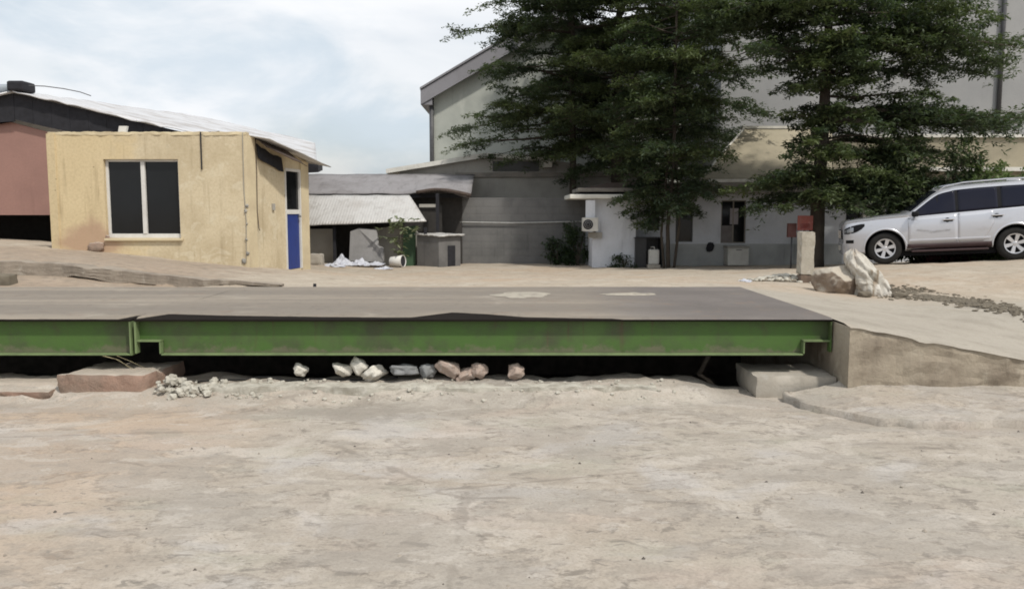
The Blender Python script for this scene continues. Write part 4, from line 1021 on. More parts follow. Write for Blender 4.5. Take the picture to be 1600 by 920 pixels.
tiered_tree('umbrella_tree', b1, [[(0, 0, -.2, .15), (.03, 0, 3, .12), (-.05, 0, 6, .09), (0, 0, 9, .05), (0, 0, 11, .02)]], tiers, 'slender umbrella tree nearest the pale gable with branches reaching left over its roof', 23, dens=1.25)
# multi stemmed tree in front of the white bungalow
b2 = (PX(1046, 24.6), 24.6, Hz(PX(1046, 24.6), 24.6))
lowl = lambda az: 1.0
cr = lambda az: .66 if (az < 62 or az > 298) else 1.0
tiers = [(1.75, [(195, 1.1, -.35), (170, 1.0, -.3), (225, .9, -.4), (215, .6, -.3)]), (2.05, [(180, 1.25, -.25), (200, 1.15, -.2), (235, .9, -.2), (300, .9, -.1), (20, 1.0, -.1)]), (2.4, whorl(g, 8, 1.5, -.05)), (2.9, whorl(g, 8, 1.7, .0, cr)), (3.5, whorl(g, 8, 2.0, .05, cr)), (4.1, whorl(g, 8, 2.0, .06, cr)), (4.7, whorl(g, 8, 2.1, .08, cr)), (5.3, whorl(g, 8, 2.4, .08, cr)), (6.0, whorl(g, 8, 2.4, .1, cr)), (6.7, whorl(g, 8, 2.3, .1)), (7.4, whorl(g, 6, 2.0, .1)), (8.2, whorl(g, 6, 1.7, .1)), (8.9, whorl(g, 5, 1.2))]
tiered_tree('umbrella_tree', b2, [[(0, 0, -.2, .065), (-.04, 0, 1.2, .055), (.1, 0, 3, .05), (.1, 0, 6, .04), (.1, 0, 9.2, .015)], [(-.10, .05, -.2, .04), (-.22, .05, 1.0, .035), (-.1, 0, 2.8, .03), (.1, 0, 4, .02)], [(.14, -.04, -.2, .045), (.30, 0, 1.3, .04), (.2, 0, 2.9, .03), (.1, 0, 4, .02)]], tiers, 'narrow umbrella tree with several thin stems before the white bungalow', 37, dens=1.4)
# the tree on the right beside the concrete post
b3 = (PX(1276, 22.6), 22.6, Hz(PX(1276, 22.6), 22.6))
def D_(lens, L, n=5, rise=.02):
    """limbs to the right with the given lengths, shorter ones all round"""
    out = [(az, l, rise + g.uniform(-.03, .05)) for az, l in lens]
    a0 = g.uniform(0, 360); out += [(258, g.uniform(1.2, 1.9), rise), (285, g.uniform(1.2, 2.0), rise), (232, g.uniform(1.2, 1.8), rise)]
    return out + [(a0 + 360*k/n + g.uniform(-20, 20), L*g.uniform(.7, 1.1), rise + g.uniform(-.08, .05)) for k in range(n)]
tiers = [(2.0, D_([(195, 2.0), (172, 1.7), (340, 2.4), (10, 2.8)], 1.5, 6, -.04)), (2.5, D_([(188, 2.3), (210, 1.9), (345, 3.2), (8, 3.4), (320, 2.2)], 1.7, 7, -.03)), (3.1, D_([(352, 3.9), (12, 3.6), (335, 2.6)], 1.1, 6)),
         (3.7, D_([(340, 2.2)], 1.0, 6)), (4.1, D_([(356, 5.5), (8, 4.9), (345, 4.2), (20, 4.0)], 1.0, 6, .03)), (4.8, D_([(350, 2.6)], 1.2, 6)), (5.35, D_([(4, 3.2), (330, 2.4)], 1.7, 7)),
         (5.9, D_([(357, 5.0), (344, 4.3), (14, 4.4), (330, 3.2), (184, 3.2), (168, 2.8), (205, 2.9)], 2.3, 8, .04)), (6.6, D_([(350, 3.4), (15, 3.2), (178, 3.5), (198, 3.0)], 2.5, 8, .06)), (7.2, D_([(356, 3.8), (335, 3.2), (20, 3.3), (186, 3.4), (165, 3.0)], 2.6, 8, .06)), (8.0, whorl(g, 8, 3.0, .08)), (8.8, whorl(g, 6, 2.2)), (9.4, whorl(g, 5, 1.4))]
tiered_tree('umbrella_tree', b3, [[(0, 0, -.3, .27), (.02, 0, .4, .21), (.03, 0, 2, .18), (.1, 0, 4, .15), (.15, 0, 7, .09), (.15, 0, 9.6, .02)]], tiers, 'large umbrella tree with red paint on its trunk beside the white sport utility vehicle', 51, dens=1.3)

def shrub(name, base, w, d, h, n, size, mat, label, seed, stems=5, group=None, per=7):
    g2 = random.Random(seed); t = thing(name, base, label, 'shrub', group)
    lm = MB(); cents = []; bx, by_, bz = base
    lobes = [(g2.uniform(-.36, .36)*w, g2.uniform(-.36, .36)*d, g2.uniform(.35, .85)*h, g2.uniform(.16, .34)) for _ in range(9)]
    lobes += [(g2.uniform(-.38, .38)*w, g2.uniform(-.36, .36)*d, g2.uniform(.08, .25)*h, g2.uniform(.14, .22)) for _ in range(6)]
    for i in range(stems):
        l = lobes[i % len(lobes)]
        lm.tube([(bx+g2.uniform(-.05, .05), by_, bz-.05), (bx+l[0]*.4, by_+l[1]*.4, bz+l[2]*.5), (bx+l[0], by_+l[1], bz+l[2])], [.025, .018, .006], 5)
    lm.build('stems', m_bark, t)
    for i in range(n):
        l = g2.choice(lobes); r_ = l[3]
        v = Vector((g2.gauss(0, 1), g2.gauss(0, 1), g2.gauss(0, 1))).normalized()*(g2.random()**.4)
        q = Vector((bx+l[0]+v.x*r_*w, by_+l[1]+v.y*r_*d, max(bz+.03, bz+l[2]+v.z*r_*h)))
        cents.append(q)
    leaf_mesh('foliage', cents, None, size, mat, t, base, seed, per=per, spread=.05, flat=.6)
    return t
def gz(x, y): return Hz(x, y)
x = PX(1548, 21); shrub('leafy_shrub', (x, 21, gz(x, 21)), 2.7, 1.4, 2.6, 1000, .15, m_leaf_light, 'light green leafy shrub standing behind the roof of the white vehicle', 61, 6)
x = PX(1440, 21.6); shrub('dark_shrub', (x, 21.6, gz(x, 21.6)), 2.7, 1.6, 3.2, 1900, .15, m_leaf, 'tall dark shrub between the right tree and the light green shrub', 62, 6)
x = PX(872, 26.9); shrub('wall_shrub', (x, 26.9, 0), .9, .5, .8, 170, .12, m_leaf_dark, 'low dark shrub at the foot of the block wall, left of the taller one', 63, 4)
x = PX(904, 26.6); shrub('wall_shrub', (x, 26.6, 0), .9, .6, 1.5, 260, .12, m_leaf_dark, 'taller dark shrub below the air conditioner at the block wall end', 64, 4)
x = PX(975, 24.9); shrub('wall_weed', (x, 24.95, gz(x, 24.9)), .7, .3, .4, 70, .1, m_leaf_dark, 'small weeds at the foot of the white end wall', 65, 3)
# sapling with pale drooping leaves
x = PX(624, 25.0); z0 = gz(x, 25)
t = thing('sapling', (x, 25.0, z0), 'thin sapling with a few pale leaves before the lean-to roof edge', 'sapling')
mb = MB(); mb.tube([(x, 25, z0-.05), (x+.03, 25, z0+.6), (x-.02, 25, z0+1.25)], [.03, .022, .01], 6); mb.build('stem', m_bark, t, smooth=True)
gg = random.Random(5); leaf_mesh('leaves', [(x+gg.gauss(-.02, .22), 25+gg.gauss(0, .12), z0+1.22+gg.gauss(0, .13)) for _ in range(26)] + [(x+gg.gauss(0, .12), 25+gg.gauss(0, .1), z0+.75+gg.gauss(0, .2)) for _ in range(14)], None, .22, m_leaf_pale, t, (x, 25, z0), 8, per=4, spread=.04)

# ------------------------------------------------------------------ walls and buildings at the back
mb = MB(); a, c = PX(690, 27.6), PX(925, 27.6); mb.wall((a, 27.6), (c, 27.6), -.2, PZ(309, 27.6), .2, top=lambda q: PZ(309, 27.6) + .03*fbm(q*8, 0, 3, 3, 1))
tag(mb.build('block_wall', m_blockwall, org=(a, 27.6, 0)), 'dark sooty block wall between the kennel and the white bungalow', 'wall')
mb = MB(); mb.tube([(PX(718, 27.5), 27.52, PZ(347, 27.5)), (PX(800, 27.5), 27.53, PZ(348.5, 27.5)), (PX(912, 27.5), 27.52, PZ(346, 27.5))], .022, 6)
tag(mb.build('wall_pipe', m_palepipe, org=(0, 27.5, 1)), 'thin pale pipe running along the dark block wall', 'pipe')

def gable_house():
    t = thing('low_house', (PX(800, 30), 30, 0), 'low grimy house with a pale roof verge behind the block wall', 'house')
    y = 30.4
    mb = MB(); x0, x1 = PX(625, y), PX(1010, y); zt = PZ(276, y)
    poly = [(x0, y, -.2), (x1, y, -.2), (x1, y, zt), (PX(862, y), y, PZ(250, y)), (PX(760, y), y, PZ(247, y)), (x0, y, PZ(268, y))]
    mb.slab(poly, (0, 4, 0)); mb.build('wall', m_grime, t)
    mb = MB()
    def run(pa, pb, h0):
        a_, b_ = P(pa[0], pa[1], y-.25), P(pb[0], pb[1], y-.25)
        mb.slab([a_, b_, b_ + Vector((0, 0, -h0)), a_ + Vector((0, 0, -h0))], (0, 5, 0))
    run((603, 264), (759, 239), .16); run((760, 239), (866, 246), .14); mb.build('roof', m_coping, t)
    mb = MB(); mb.box(PX(712, y), x1, y-.08, y-.003, PZ(277, y), PZ(270, y)); mb.build('string_course', m_canopy, t)
    mb = MB(); mb.box(PX(845, y), PX(862, y), y-.3, y-.1, PZ(262, y), PZ(246, y)); mb.build('vent_block', m_coping, t, bevel=.02)
    # flat dark panel in place of an opening below the verge
    mb = MB(); mb.box(PX(770, y), PX(842, y), y-.02, y-.004, PZ(268, y), PZ(252, y)); mb.build('dark_panel', weathered('dark opening board', (.1,.1,.097), (.06,.06,.06), .6, 2, .4, .95, .1), t)
gable_house()
def hall():
    t = thing('gabled_hall', (PX(870, 34), 34, 0), 'tall pale hall with a steep grey gable verge on the left', 'hall')
    y = 34; ax, az = PX(868, y), PZ(19, y); xl, xr = PX(675, y), PX(1061, y); zl = PZ(146, y)
    mb = MB(); mb.slab([(xl, y, -.2), (xr, y, -.2), (xr, y, zl), (ax, y, az-.3), (xl, y, zl)], (0, 16, 0)); mb.build('wall', m_hall, t)
    mb = MB()
    vl, vr = P(657, 141, y-.5), P(1079, 141, y-.5); ap = P(868, 15, y-.5)
    for q in (vl, vr):
        mb.slab([q, ap, ap + Vector((0, 0, -.62)), q + Vector((0, 0, -.56))], (0, .06, 0))
    mb.build('verge_board', m_fascia, t)
    mb = MB()
    for q, s_ in ((vl, -1), (vr, 1)):
        mb.slab([q + Vector((s_*.02, -.06, .02)), ap + Vector((0, -.06, .02)), ap + Vector((0, -.06, .10)), q + Vector((s_*.02, -.06, .10))], (0, 17, 0))
    mb.build('roof', m_fascia, t)
    mb = MB(); mb.box(vl.x, vl.x+.45, y-.44, y+16, vl.z-.56, vl.z-.02); mb.build('eave_box', m_fascia, t)
    mb = MB(); mb.tube([(xl+.03, y-.12, zl-.2), (xl+.03, y-.12, 2.2)], .09, 8); mb.build('downpipe', m_pipe, t, smooth=True)
hall()
def tall():
    t = thing('grey_block', (PX(1400, 33), 33, 0), 'tall plain grey rendered building filling the upper right', 'building')
    y = 33.0; mb = MB(); mb.box(PX(1122, y), PX(2000, y), y, y+14, -.2, 13.5); mb.build('wall', m_tall, t)
    mb = MB(); x = PX(1549, y); mb.tube([(x, y-.1, 13.4), (x, y-.1, PZ(208, y))], .085, 8); mb.build('downpipe', m_pipe, t, smooth=True)
    mb = MB(); mb.box(PX(1122, y)-.2, PX(2000, y), y-.3, y+14.2, 13.5, 13.8); mb.build('roof', m_fascia, t)
tall()

def bungalow():
    t = thing('white_bungalow', (PX(1150, 26), 26, 0), 'low whitewashed bungalow in the shade of the trees with beige parapet behind', 'bungalow')
    y = 26.2; X = lambda px: PX(px, y); Z = lambda py: PZ(py, y)
    a = X(995)
    holes = [(X(1012)-a, X(1031)-a, Z(360), Z(336)), (X(1056)-a, X(1083)-a, Z(378), Z(325)), (X(1127)-a, X(1166)-a, Z(380), Z(313)), (X(1322)-a, X(1345)-a, Z(362), Z(298)), (X(1360)-a, X(1376)-a, Z(400), Z(298)), (X(1384)-a, X(1398)-a, Z(412), Z(296))]
    mb = MB(); mb.wall((a, y), (X(1700), y), -.2, Z(292), .2, holes); mb.build('wall', m_bung, t)
    # plinth wash, 12 mm proud
    mb = MB(); mb.box(X(1036), X(1318), y-.014, y-.002, -.1, Z(381)); mb.build('plinth', m_bung_low, t)
    for i, (u0, u1, z0, z1) in enumerate(holes):
        mb = MB(); f = .035; m = MB()
        for (p, q, r, s) in ((u0, u1, z0, z0+f), (u0, u1, z1-f, z1), (u0, u0+f, z0+f, z1-f), (u1-f, u1, z0+f, z1-f)): m.box(a+p, a+q, y+.04, y+.1, r, s)
        if u1-u0 > .6: m.box(a+(u0+u1)/2-.02, a+(u0+u1)/2+.02, y+.045, y+.095, z0+f, z1-f)
        w = m.build('door' if i == 5 else 'window', m_pipe if i != 2 else m_canopy, t)
        MB().box(a+u0+f, a+u1-f, y+.07, y+.08, z0+f, z1-f).build('pane', m_glass, w)
        if i == 2:
            MB().box(a+u0+f, a+(u0+u1)/2-.021, y+.056, y+.062, z0+f, z0+.55).build('blind', weathered('drawn curtain', (.2,.18,.175), (.12,.11,.1), .7, 3, .2, .9, .1), w)
            MB().box(a+(u0+u1)/2-.1, a+(u0+u1)/2+.16, y+.054, y+.06, z1-.75, z1-.25).build('notice', weathered('pale notice', (.36,.33,.34), (.2,.18,.18), .7, 6, 0, .9, .05), w)
    mb = MB(); mb.box(X(1346), X(1358), y-.12, y-.002, -.1, Z(292)); mb.box(X(1377), X(1382), y-.06, y-.002, -.1, Z(289)); mb.build('column', m_coping, t, bevel=.01)
    # flat canopy slab along the front
    mb = MB(); mb.box(X(1004), X(1440), y-.55, y+.5, Z(303), Z(286)); mb.build('canopy', m_canopy, t, bevel=.02)
    mb = MB(); mb.box(X(1100), X(1440), y-.56, y-.46, Z(286)+.002, Z(281)); mb.build('canopy_edge', m_coping, t, bevel=.01)
    # parapet storeys behind
    yy = 28.4; ye = 25.75
    mb = MB(); mb.slab([P(1092, 281, ye), P(1300, 281, ye), P(1300, 202, yy), P(1163, 202, yy)], (0, .02, .06)); mb.build('hip_roof', m_beige, t)
    mb = MB(); mb.slab([P(1160, 201, yy-.12), P(1300, 201, yy-.12), P(1300, 197, yy-.12), P(1161, 197, yy-.12)], (0, .3, 0)); mb.tube([P(1096, 278, ye), P(1130, 238, (ye+yy)/2), P(1162, 202, yy-.1)], .035, 6); mb.build('ridge', m_coping, t)
    mb = MB(); mb.box(PX(1300, yy)+.002, PX(1760, yy), yy+.1, yy+.4, 1.8, PZ(215, yy)); mb.build('parapet', m_beige, t)
    mb = MB(); mb.box(PX(1300, yy)+.004, PX(1760, yy), yy, yy+.45, PZ(215, yy)+.002, PZ(210, yy)); mb.build('coping', m_coping, t, bevel=.01)
    mb = MB(); mb.box(PX(1440, yy), PX(1760, yy), yy-.3, yy+.09, PZ(268, yy), PZ(262, yy)); mb.build('ledge', m_coping, t)
    # end room with its canopy
    t2 = thing('white_end_room', (PX(960, 25.2), 25.2, 0), 'bright whitewashed end room with a double canopy edge beside the dark block wall', 'outbuilding')
    y2 = 25.2; mb = MB(); mb.box(PX(926, y2), PX(994, y2), y2, 27.5, -.2, PZ(311, y2)); mb.build('wall', m_bung, t2)
    mb = MB(); mb.box(PX(889, y2), PX(1001, y2), y2-.35, 27.5, PZ(311, y2)+.002, PZ(304, y2)); mb.build('lower_canopy', m_coping, t2, bevel=.02)
    mb = MB(); mb.box(PX(902, y2), PX(1003, y2), y2-.2, 27.5, PZ(300, y2), PZ(294, y2)); mb.build('upper_canopy', m_canopy, t2, bevel=.02)
    mb = MB(); mb.box(PX(906, y2), PX(998, y2), y2+.1, 27.4, PZ(304, y2)+.003, PZ(300, y2)-.002); mb.build('gap', m_dark, t2)
    mb = MB(); p0 = P(945, 293, 25.4); mb.slab([P(918, 294.5, 25.6), P(1004, 294.5, 25.6), P(1004, 287, 26.4), P(950, 287, 26.4)], (0, .02, .03)); mb.build('roof_sheet', m_rust, t2)
bungalow()
def outside_units():
    # split air conditioner on the left end wall
    y = 25.1; t = thing('air_conditioner', (PX(921, y), y, 1.2), 'old off white air conditioner unit on the left end of the white room', 'air conditioner')
    x0, x1 = PX(909, y), PX(933, y)
    mb = MB(); mb.box(x0, x1, y-.36, y-.02, PZ(361, y), PZ(340, y)); mb.build('casing', m_ac, t, bevel=.012)
    mb = MB(); c = (x0+.16, y-.365, PZ(350.5, y)); mb.lathe([(0, -.006), (.145, -.006), (.15, 0)], c, 'y', 24); mb.build('fan_grille', m_dark, t)
    mb = MB(); mb.lathe([(.05, -.014), (.055, -.008)], c, 'y', 16); mb.lathe([(.1, -.014), (.106, -.008)], c, 'y', 20); mb.build('fan_guard', m_ac, t)
    mb = MB(); mb.box(x0+.1, x1-.08, y-.2, y-.16, PZ(340, y)+.002, PZ(313, y)); mb.build('duct', m_bung, t)
    for xx in (x0+.06, x1-.1): MB().box(xx, xx+.03, y-.34, y+.02, PZ(361, y)-.035, PZ(361, y)-.002).build('bracket', m_pipe, t)
    mb = MB(); mb.box(x0+.2, x1+.16, y-.006, y+.09, PZ(372, y), PZ(363, y)); mb.build('wall_plate', m_grime, t)
    # black cabinet with a white can in it
    y = 25.0; t = thing('black_cabinet', (PX(1013, y), y, 0), 'black open cabinet standing between the white room and the thin tree stems', 'cabinet')
    x0, x1 = PX(994, y), PX(1036, y); zt = PZ(371, y); zg = gz(x0, y)
    mb = MB(); mb.box(x0, x1, y+.5, y+.54, zg-.05, zt-.03); mb.box(x0, x0+.04, y, y+.499, zg-.05, zt-.03); mb.box(x1-.04, x1, y, y+.499, zg-.05, zt-.03); mb.box(x0+.041, PX(1011, y), y+.02, y+.05, zg-.05, zt-.031); mb.build('body', m_blackplas, t)
    mb = MB(); mb.box(x0-.03, x1+.02, y-.03, y+.55, zt-.029, zt); mb.build('top', m_blackplas, t, bevel=.005)
    x = PX(1023, y-.1); zg = gz(x, y); t = thing('white_jerrycan', (x, y-.1, zg), 'white plastic jerrycan standing in front of the black cabinet', 'jerrycan')
    mb = MB(); mb.box(x-.17, x+.15, y-.2, y-.02, zg+.1, zg+.55); mb.build('body', m_ac, t, bevel=.04)
    mb = MB(); mb.lathe([(0, .06), (.04, .06), (.045, 0)], (x+.06, y-.11, zg+.55), 'z', 12); mb.build('cap', m_black, t)
    mb = MB(); mb.tube([(x-.11, y-.11, zg+.53), (x-.10, y-.11, zg+.62), (x, y-.11, zg+.62), (x+.01, y-.11, zg+.53)], .018, 8); mb.build('handle', m_ac, t, smooth=True)
    mb = MB(); mb.box(x-.2, x+.18, y-.22, y+.0, zg-.02, zg+.098); b = mb.build('plinth_block', m_conc, org=(x, y-.1, zg), bevel=.01); tag(b, 'low concrete block under the white jerrycan', 'block')
    # white box on the ground
    y = 25.6; x0, x1 = PX(1139, y), PX(1172, y); zg = gz(x0, y); t = thing('white_freezer', ((x0+x1)/2, y, zg), 'small white chest freezer with a grey lid below the brown window', 'freezer')
    mb = MB(); mb.box(x0, x1, y, y+.5, zg+.02, PZ(388, y)); mb.build('body', m_ac, t, bevel=.015)
    mb = MB(); mb.box(x0-.015, x1+.02, y-.015, y+.52, PZ(388, y)+.003, PZ(385, y)); mb.build('lid', m_grime, t, bevel=.006)
    mb = MB(); mb.box(x0+.25, x0+.42, y-.03, y-.002, PZ(391, y), PZ(390, y)); mb.build('handle', m_pipe, t)
    # dark bag on the wall
    x = PX(1111, 26.1); b = rock_mb((x, 26.1, PZ(386, 26.1)), (.24, .12, .30), 4, .3, .2, 3, 0, .5).build('hanging_bag', m_dark, org=(x, 26.1, PZ(386, 26.1)), smooth=True)
    tag(b, 'dark bag hanging on the wall between the two windows', 'bag')
    # red sign and box by the right tree
    y = 22.2; z0 = P(1258, 368, y)
    t = thing('red_sign', (z0.x, y, z0.z), 'faded red sign board fixed in front of the right tree trunk', 'sign')
    mb = MB(); mb.box(PX(1247, y), PX(1271, y), y, y+.03, PZ(360, y), PZ(337, y)); mb.build('board', m_redpaint, t, bevel=.004)
    mb = MB(); mb.box(PX(1251, y), PX(1266, y), y-.008, y-.001, PZ(357, y), PZ(349, y)); mb.build('panel', weathered('dull red panel', (.2,.05,.045), (.3,.16,.14), .6, 6, 0, .8, .05), t)
    mb = MB(); mb.tube([(PX(1259, y), y+.06, gz(PX(1259, y), y)-.1), (PX(1259, y), y+.06, PZ(338, y))], .03, 8); mb.build('post', m_pipe, t, smooth=True)
    y = 22.4; t = thing('red_box', (PX(1241, y), y, 1), 'dull red meter box left of the red sign board', 'box')
    mb = MB(); mb.box(PX(1233, y), PX(1246, y), y, y+.15, PZ(371, y), PZ(349, y)); mb.build('body', weathered('dull maroon paint', (.13,.06,.055), (.2,.13,.12), .7, 4, .2, .8, .1), t, bevel=.01)
    mb = MB(); mb.tube([(PX(1240, y), y+.08, gz(PX(1240, y), y)-.1), (PX(1240, y), y+.08, PZ(371, y)-.001)], .025, 8); mb.build('post', m_pipe, t, smooth=True)
outside_units()

# ------------------------------------------------------------------ post, boulder, sack, sand and debris on the right
def right_side():
    y = 14.8; x = PX(1261, y); zg = Hz(x, y)
    t = thing('concrete_post', (x, y, zg), 'whitish weathered concrete post with a dark band at its foot', 'post')
    w = .118
    rough_block(x-w, x+w, y-.13, y+.13, zg+.142, PZ(362, y), 12, .035, .008, .03).build('shaft', weathered('peeling white post', (.42,.385,.32), (.26,.23,.18), .8, 5, .3, .95, .5, light=(.62,.6,.56)), t, smooth=True)
    rough_block(x-w*.96, x+w*.96, y-.125, y+.125, zg-.12, zg+.14, 14, .04, .008, .03).build('foot', weathered('dark stained foot', (.17,.125,.095), (.09,.07,.055), .7, 5, .3, .95, .5), t, smooth=True)
    y = 13.0; x = PX(1318, y); zg = Hz(x, y)
    b = rock_mb((x, y, zg+.17), (.92, .68, .68), 7, .12, .35, 5, .5, .35, 13).build('boulder', m_boulder, org=(x, y, zg), smooth=True); tag(b, 'brown pale-topped boulder between the concrete post and the white sack', 'boulder')
    # slumped white sack: a lofted bag with deep slanting folds
    y = 12.85; x = PX(1360, y); zg = Hz(x, y); rows = []; N1, N2 = 60, 84
    for i in range(N1):
        f = i/(N1-1); r = []
        env = float(np.interp(f, [0, .06, .25, .5, .75, .9, 1], [.24, .27, .275, .25, .20, .13, .03]))
        for j in range(N2):
            a = 2*math.pi*j/N2; ca, sa = math.cos(a), math.sin(a)
            ph = a*5 + f*4.2 + 1.6*fbm(ca, sa, f*1.5, 3, 1.1)
            fold = -abs(math.sin(ph))**.5*.0 + (1-abs(math.sin(ph*.5)))**1.6*-.26
            rad = env*(1 + fold + .20*fbm(ca*1.2, sa*1.2, f*2.6+4, 5, 1.5) + .05*fbm(ca*5, sa*5, f*8, 3, 1))
            lean = -.02 - .16*f + .12*(1-f)**2 + .05*math.sin(f*5)
            r.append((x + lean + rad*ca, y + .85*rad*sa, zg - .04 + .74*f + .05*fbm(ca*2, sa*2, f*2, 3, 1)))
        rows.append(r + [r[0]])
    mb = MB(); mb.grid(rows, flip=False); b = mb.build('white_sack', m_sack, org=(x, y, zg), smooth=True, weld=True)
    tag(b, 'crumpled dirty white sack standing against the boulder', 'sack')
    for i, (px, w_, h_, lab) in enumerate(((1356, .20, .13, 'dark flat lump under the left side of the white sack'), (1412, .22, .12, 'dark lump of soil right of the white sack'))):
        xx = PX(px, 12.5); z_ = Hz(xx, 12.5); tag(rock_mb((xx, 12.5, z_+.03), (w_, .16, h_), 40+i, .3, .3, 3).build('soil_lump', m_debris, org=(xx, 12.5, z_), smooth=True), lab, 'lump', 'soil lumps by the sack')
    # low sand heap with pale lumps left of the post
    mb = MB()
    for i in range(240):
        u = rnd.gauss(0, .40); v = rnd.gauss(0, .3); xx = PX(1232, 15.2)+u; yy = 15.2+v; s = rnd.uniform(.02, .09)
        q = rock_mb((xx, yy, Hz(xx, yy) + .01 + .1*math.exp(-(u*u+v*v)/.2)), (s*1.3, s, s*.7), 100+i, .3, .2, 2); mb.add(q.v, q.f)
    tag(mb.build('sand_lumps', m_conc_pale, org=(PX(1232, 15.2), 15.2, .4), smooth=True), 'pale crumbly sand and rubble left of the concrete post', 'rubble', kind='stuff')
    # dark debris band
    mb = MB(); path = [(1385, 450), (1430, 452), (1470, 462), (1510, 472), (1560, 480), (1640, 494)]
    for i in range(1000):
        u = rnd.random()*(len(path)-1); k = int(u); f = u-k
        px = path[k][0]+(path[k+1][0]-path[k][0])*f; py = path[k][1]+(path[k+1][1]-path[k][1])*f
        Y = float(np.interp(px, [1385, 1430, 1500, 1640], [13.3, 13.0, 12.1, 10.4])) + rnd.gauss(0, .30 if px > 1450 else .45)
        xx = (px-800)/1300*Y + rnd.gauss(0, .1); s = rnd.uniform(.015, .075)
        q = rock_mb((xx, Y, Hz(xx, Y)+.012), (s*rnd.uniform(1, 2.2), s, s*.45), i, .4, .2, 1, rnd.random()*6); mb.add(q.v, q.f)
    tag(mb.build('debris', m_debris, org=(8, 12, .4)), 'band of dark soil and dead leaves across the sand behind the ramp', 'debris', kind='stuff')
right_side()

# ------------------------------------------------------------------ the white sport utility vehicle
def suv():
    paint = NT('pearl white car paint'); v = paint.co()
    paint.b.inputs['Coat Weight'].default_value = .6; paint.b.inputs['Coat Roughness'].default_value = .08
    mp = paint.out(paint.mix(paint.ramp(paint.noise(paint.co(scale=(1, 1, 2)), 2.2, 5), .5, .75, 0, .5), (.53,.54,.58), (.44,.435,.45)), .26, .4, .5)
    mg = plain('car glass', (.010,.011,.022), .05, 0, .22, .1, 2)
    mblk = plain('black trim', (.010,.010,.012), .6, 0, .15)
    mchr = plain('chrome trim', (.7,.7,.72), .15, 1, .5, .1, 3)
    malloy = plain('alloy rim', (.62,.62,.64), .3, .7, .5, .15, 6)
    mboard = plain('dark maroon step board', (.05,.027,.028), .6)
    mlamp = plain('lamp lens', (.35,.37,.40), .08, .3, .6, .2, 20)
    mtyre = plain('tyre', (.022,.021,.02), .85, 0, .2)
    wb, ax0 = 2.79, .92
    yaw, tilt = R(-17), R(-3.2); ZS = 1.085
    # front wheel contact seen at (1383,413); rear at (1585,406)
    Y0 = 20.25
    pf = P(1383, 413, Y0)
    t = thing('sport_utility_vehicle', (0, 0, 0), 'white sport utility vehicle with dark windows parked on the sand at the right', 'car')
    t.rotation_euler = (0, tilt, yaw)
    from mathutils import Euler
    M = Euler((0, tilt, yaw)).to_matrix()
    off = M @ Vector((ax0, -.86, 0)); t.location = pf - off
    # profiles: x from nose to tail
    I = lambda x, xs, ys: float(np.interp(x, xs, ys))
    top = lambda x: ZS*I(x, [0, .05, .14, .4, .8, 1.2, 1.42, 1.6, 1.8, 2.0, 2.15, 2.5, 3.0, 3.6, 4.2, 4.5, 4.62, 4.74, 4.8], [.93, .985, 1.005, 1.035, 1.065, 1.085, 1.10, 1.225, 1.375, 1.52, 1.60, 1.665, 1.69, 1.70, 1.70, 1.68, 1.63, 1.30, 1.15])
    belt = lambda x: ZS*I(x, [0, .06, .16, .4, .8, 1.2, 1.45, 2.5, 3.9, 4.5, 4.8], [.88, .93, .95, .985, 1.01, 1.018, 1.022, 1.07, 1.13, 1.15, 1.10])
    wid = lambda x: I(x, [0, .06, .16, .35, .6, .9, 1.4, 2.5, 3.6, 4.3, 4.6, 4.74, 4.8], [.66, .75, .83, .895, .925, .94, .945, .945, .94, .92, .88, .83, .76])
    bot = lambda x: 1.05*I(x, [0, .06, .2, .5, 1.4, 3.4, 4.3, 4.8], [.36, .30, .26, .26, .30, .31, .36, .42])
    def sect(x):
        w, b, s, z1 = wid(x), bot(x), belt(x), top(x)
        gh = max(0., min(1., (z1-s-.06)/.5))       # how much glasshouse rises here
        wt = w*(.965 - .205*gh); zr = z1-.035-.03*gh
        mid = b + (s-b)*.55
        return [(0, b), (w*.9, b), (w*.965, b+.05), (w*.985, b+(s-b)*.25), (w, mid), (w*.995, s-.12*(s-b)/.6), (w*.965, s-.012), (w*.945, s+.006),
                (w*.945 + (wt-w*.945)*.5, s + (zr-s)*.52), (wt, zr), (wt-.07, z1-.008-.012*gh), (wt*.55, z1+.012), (0, z1+.02)]
    xs = np.unique(np.concatenate([[0, .03, .06, .1, .16, .22, .3], np.arange(.4, 4.45, .1), [4.5, 4.56, 4.62, 4.68, 4.74, 4.78, 4.8]]))
    n = len(sect(1)); mb = MB(); ring = 2*n-2
    allv = []
    for x in xs:
        s = sect(x); r = [(x, -y, z) for y, z in s] + [(x, y, z) for y, z in s[-2:0:-1]]
        allv += r
    faces, mi = [], []
    for i in range(len(xs)-1):
        for j in range(ring):
            k = (j+1) % ring
            faces.append((i*ring+j, i*ring+k, (i+1)*ring+k, (i+1)*ring+j))
            xc = (xs[i]+xs[i+1])/2
            jj = j if j < n-1 else ring-1-j
            glass = (jj >= 10 and 1.46 < xc < 2.12) or (jj >= 10 and xc > 4.63 and xc < 4.75)
            mi.append(1 if glass else (2 if jj == 0 else 0))
    faces.append(tuple(range(ring))); mi.append(0)
    faces.append(tuple(reversed(range((len(xs)-1)*ring, len(xs)*ring)))); mi.append(0)
    me = bpy.data.meshes.new('body'); me.from_pydata(allv, [], faces)
    for m in (mp, mg, mblk): me.materials.append(m)
    me.polygons.foreach_set('material_index', mi)
    bm = bmesh.new(); bm.from_mesh(me); bmesh.ops.remove_doubles(bm, verts=bm.verts, dist=1e-5); bmesh.ops.recalc_face_normals(bm, faces=bm.faces); bm.to_mesh(me); bm.free()
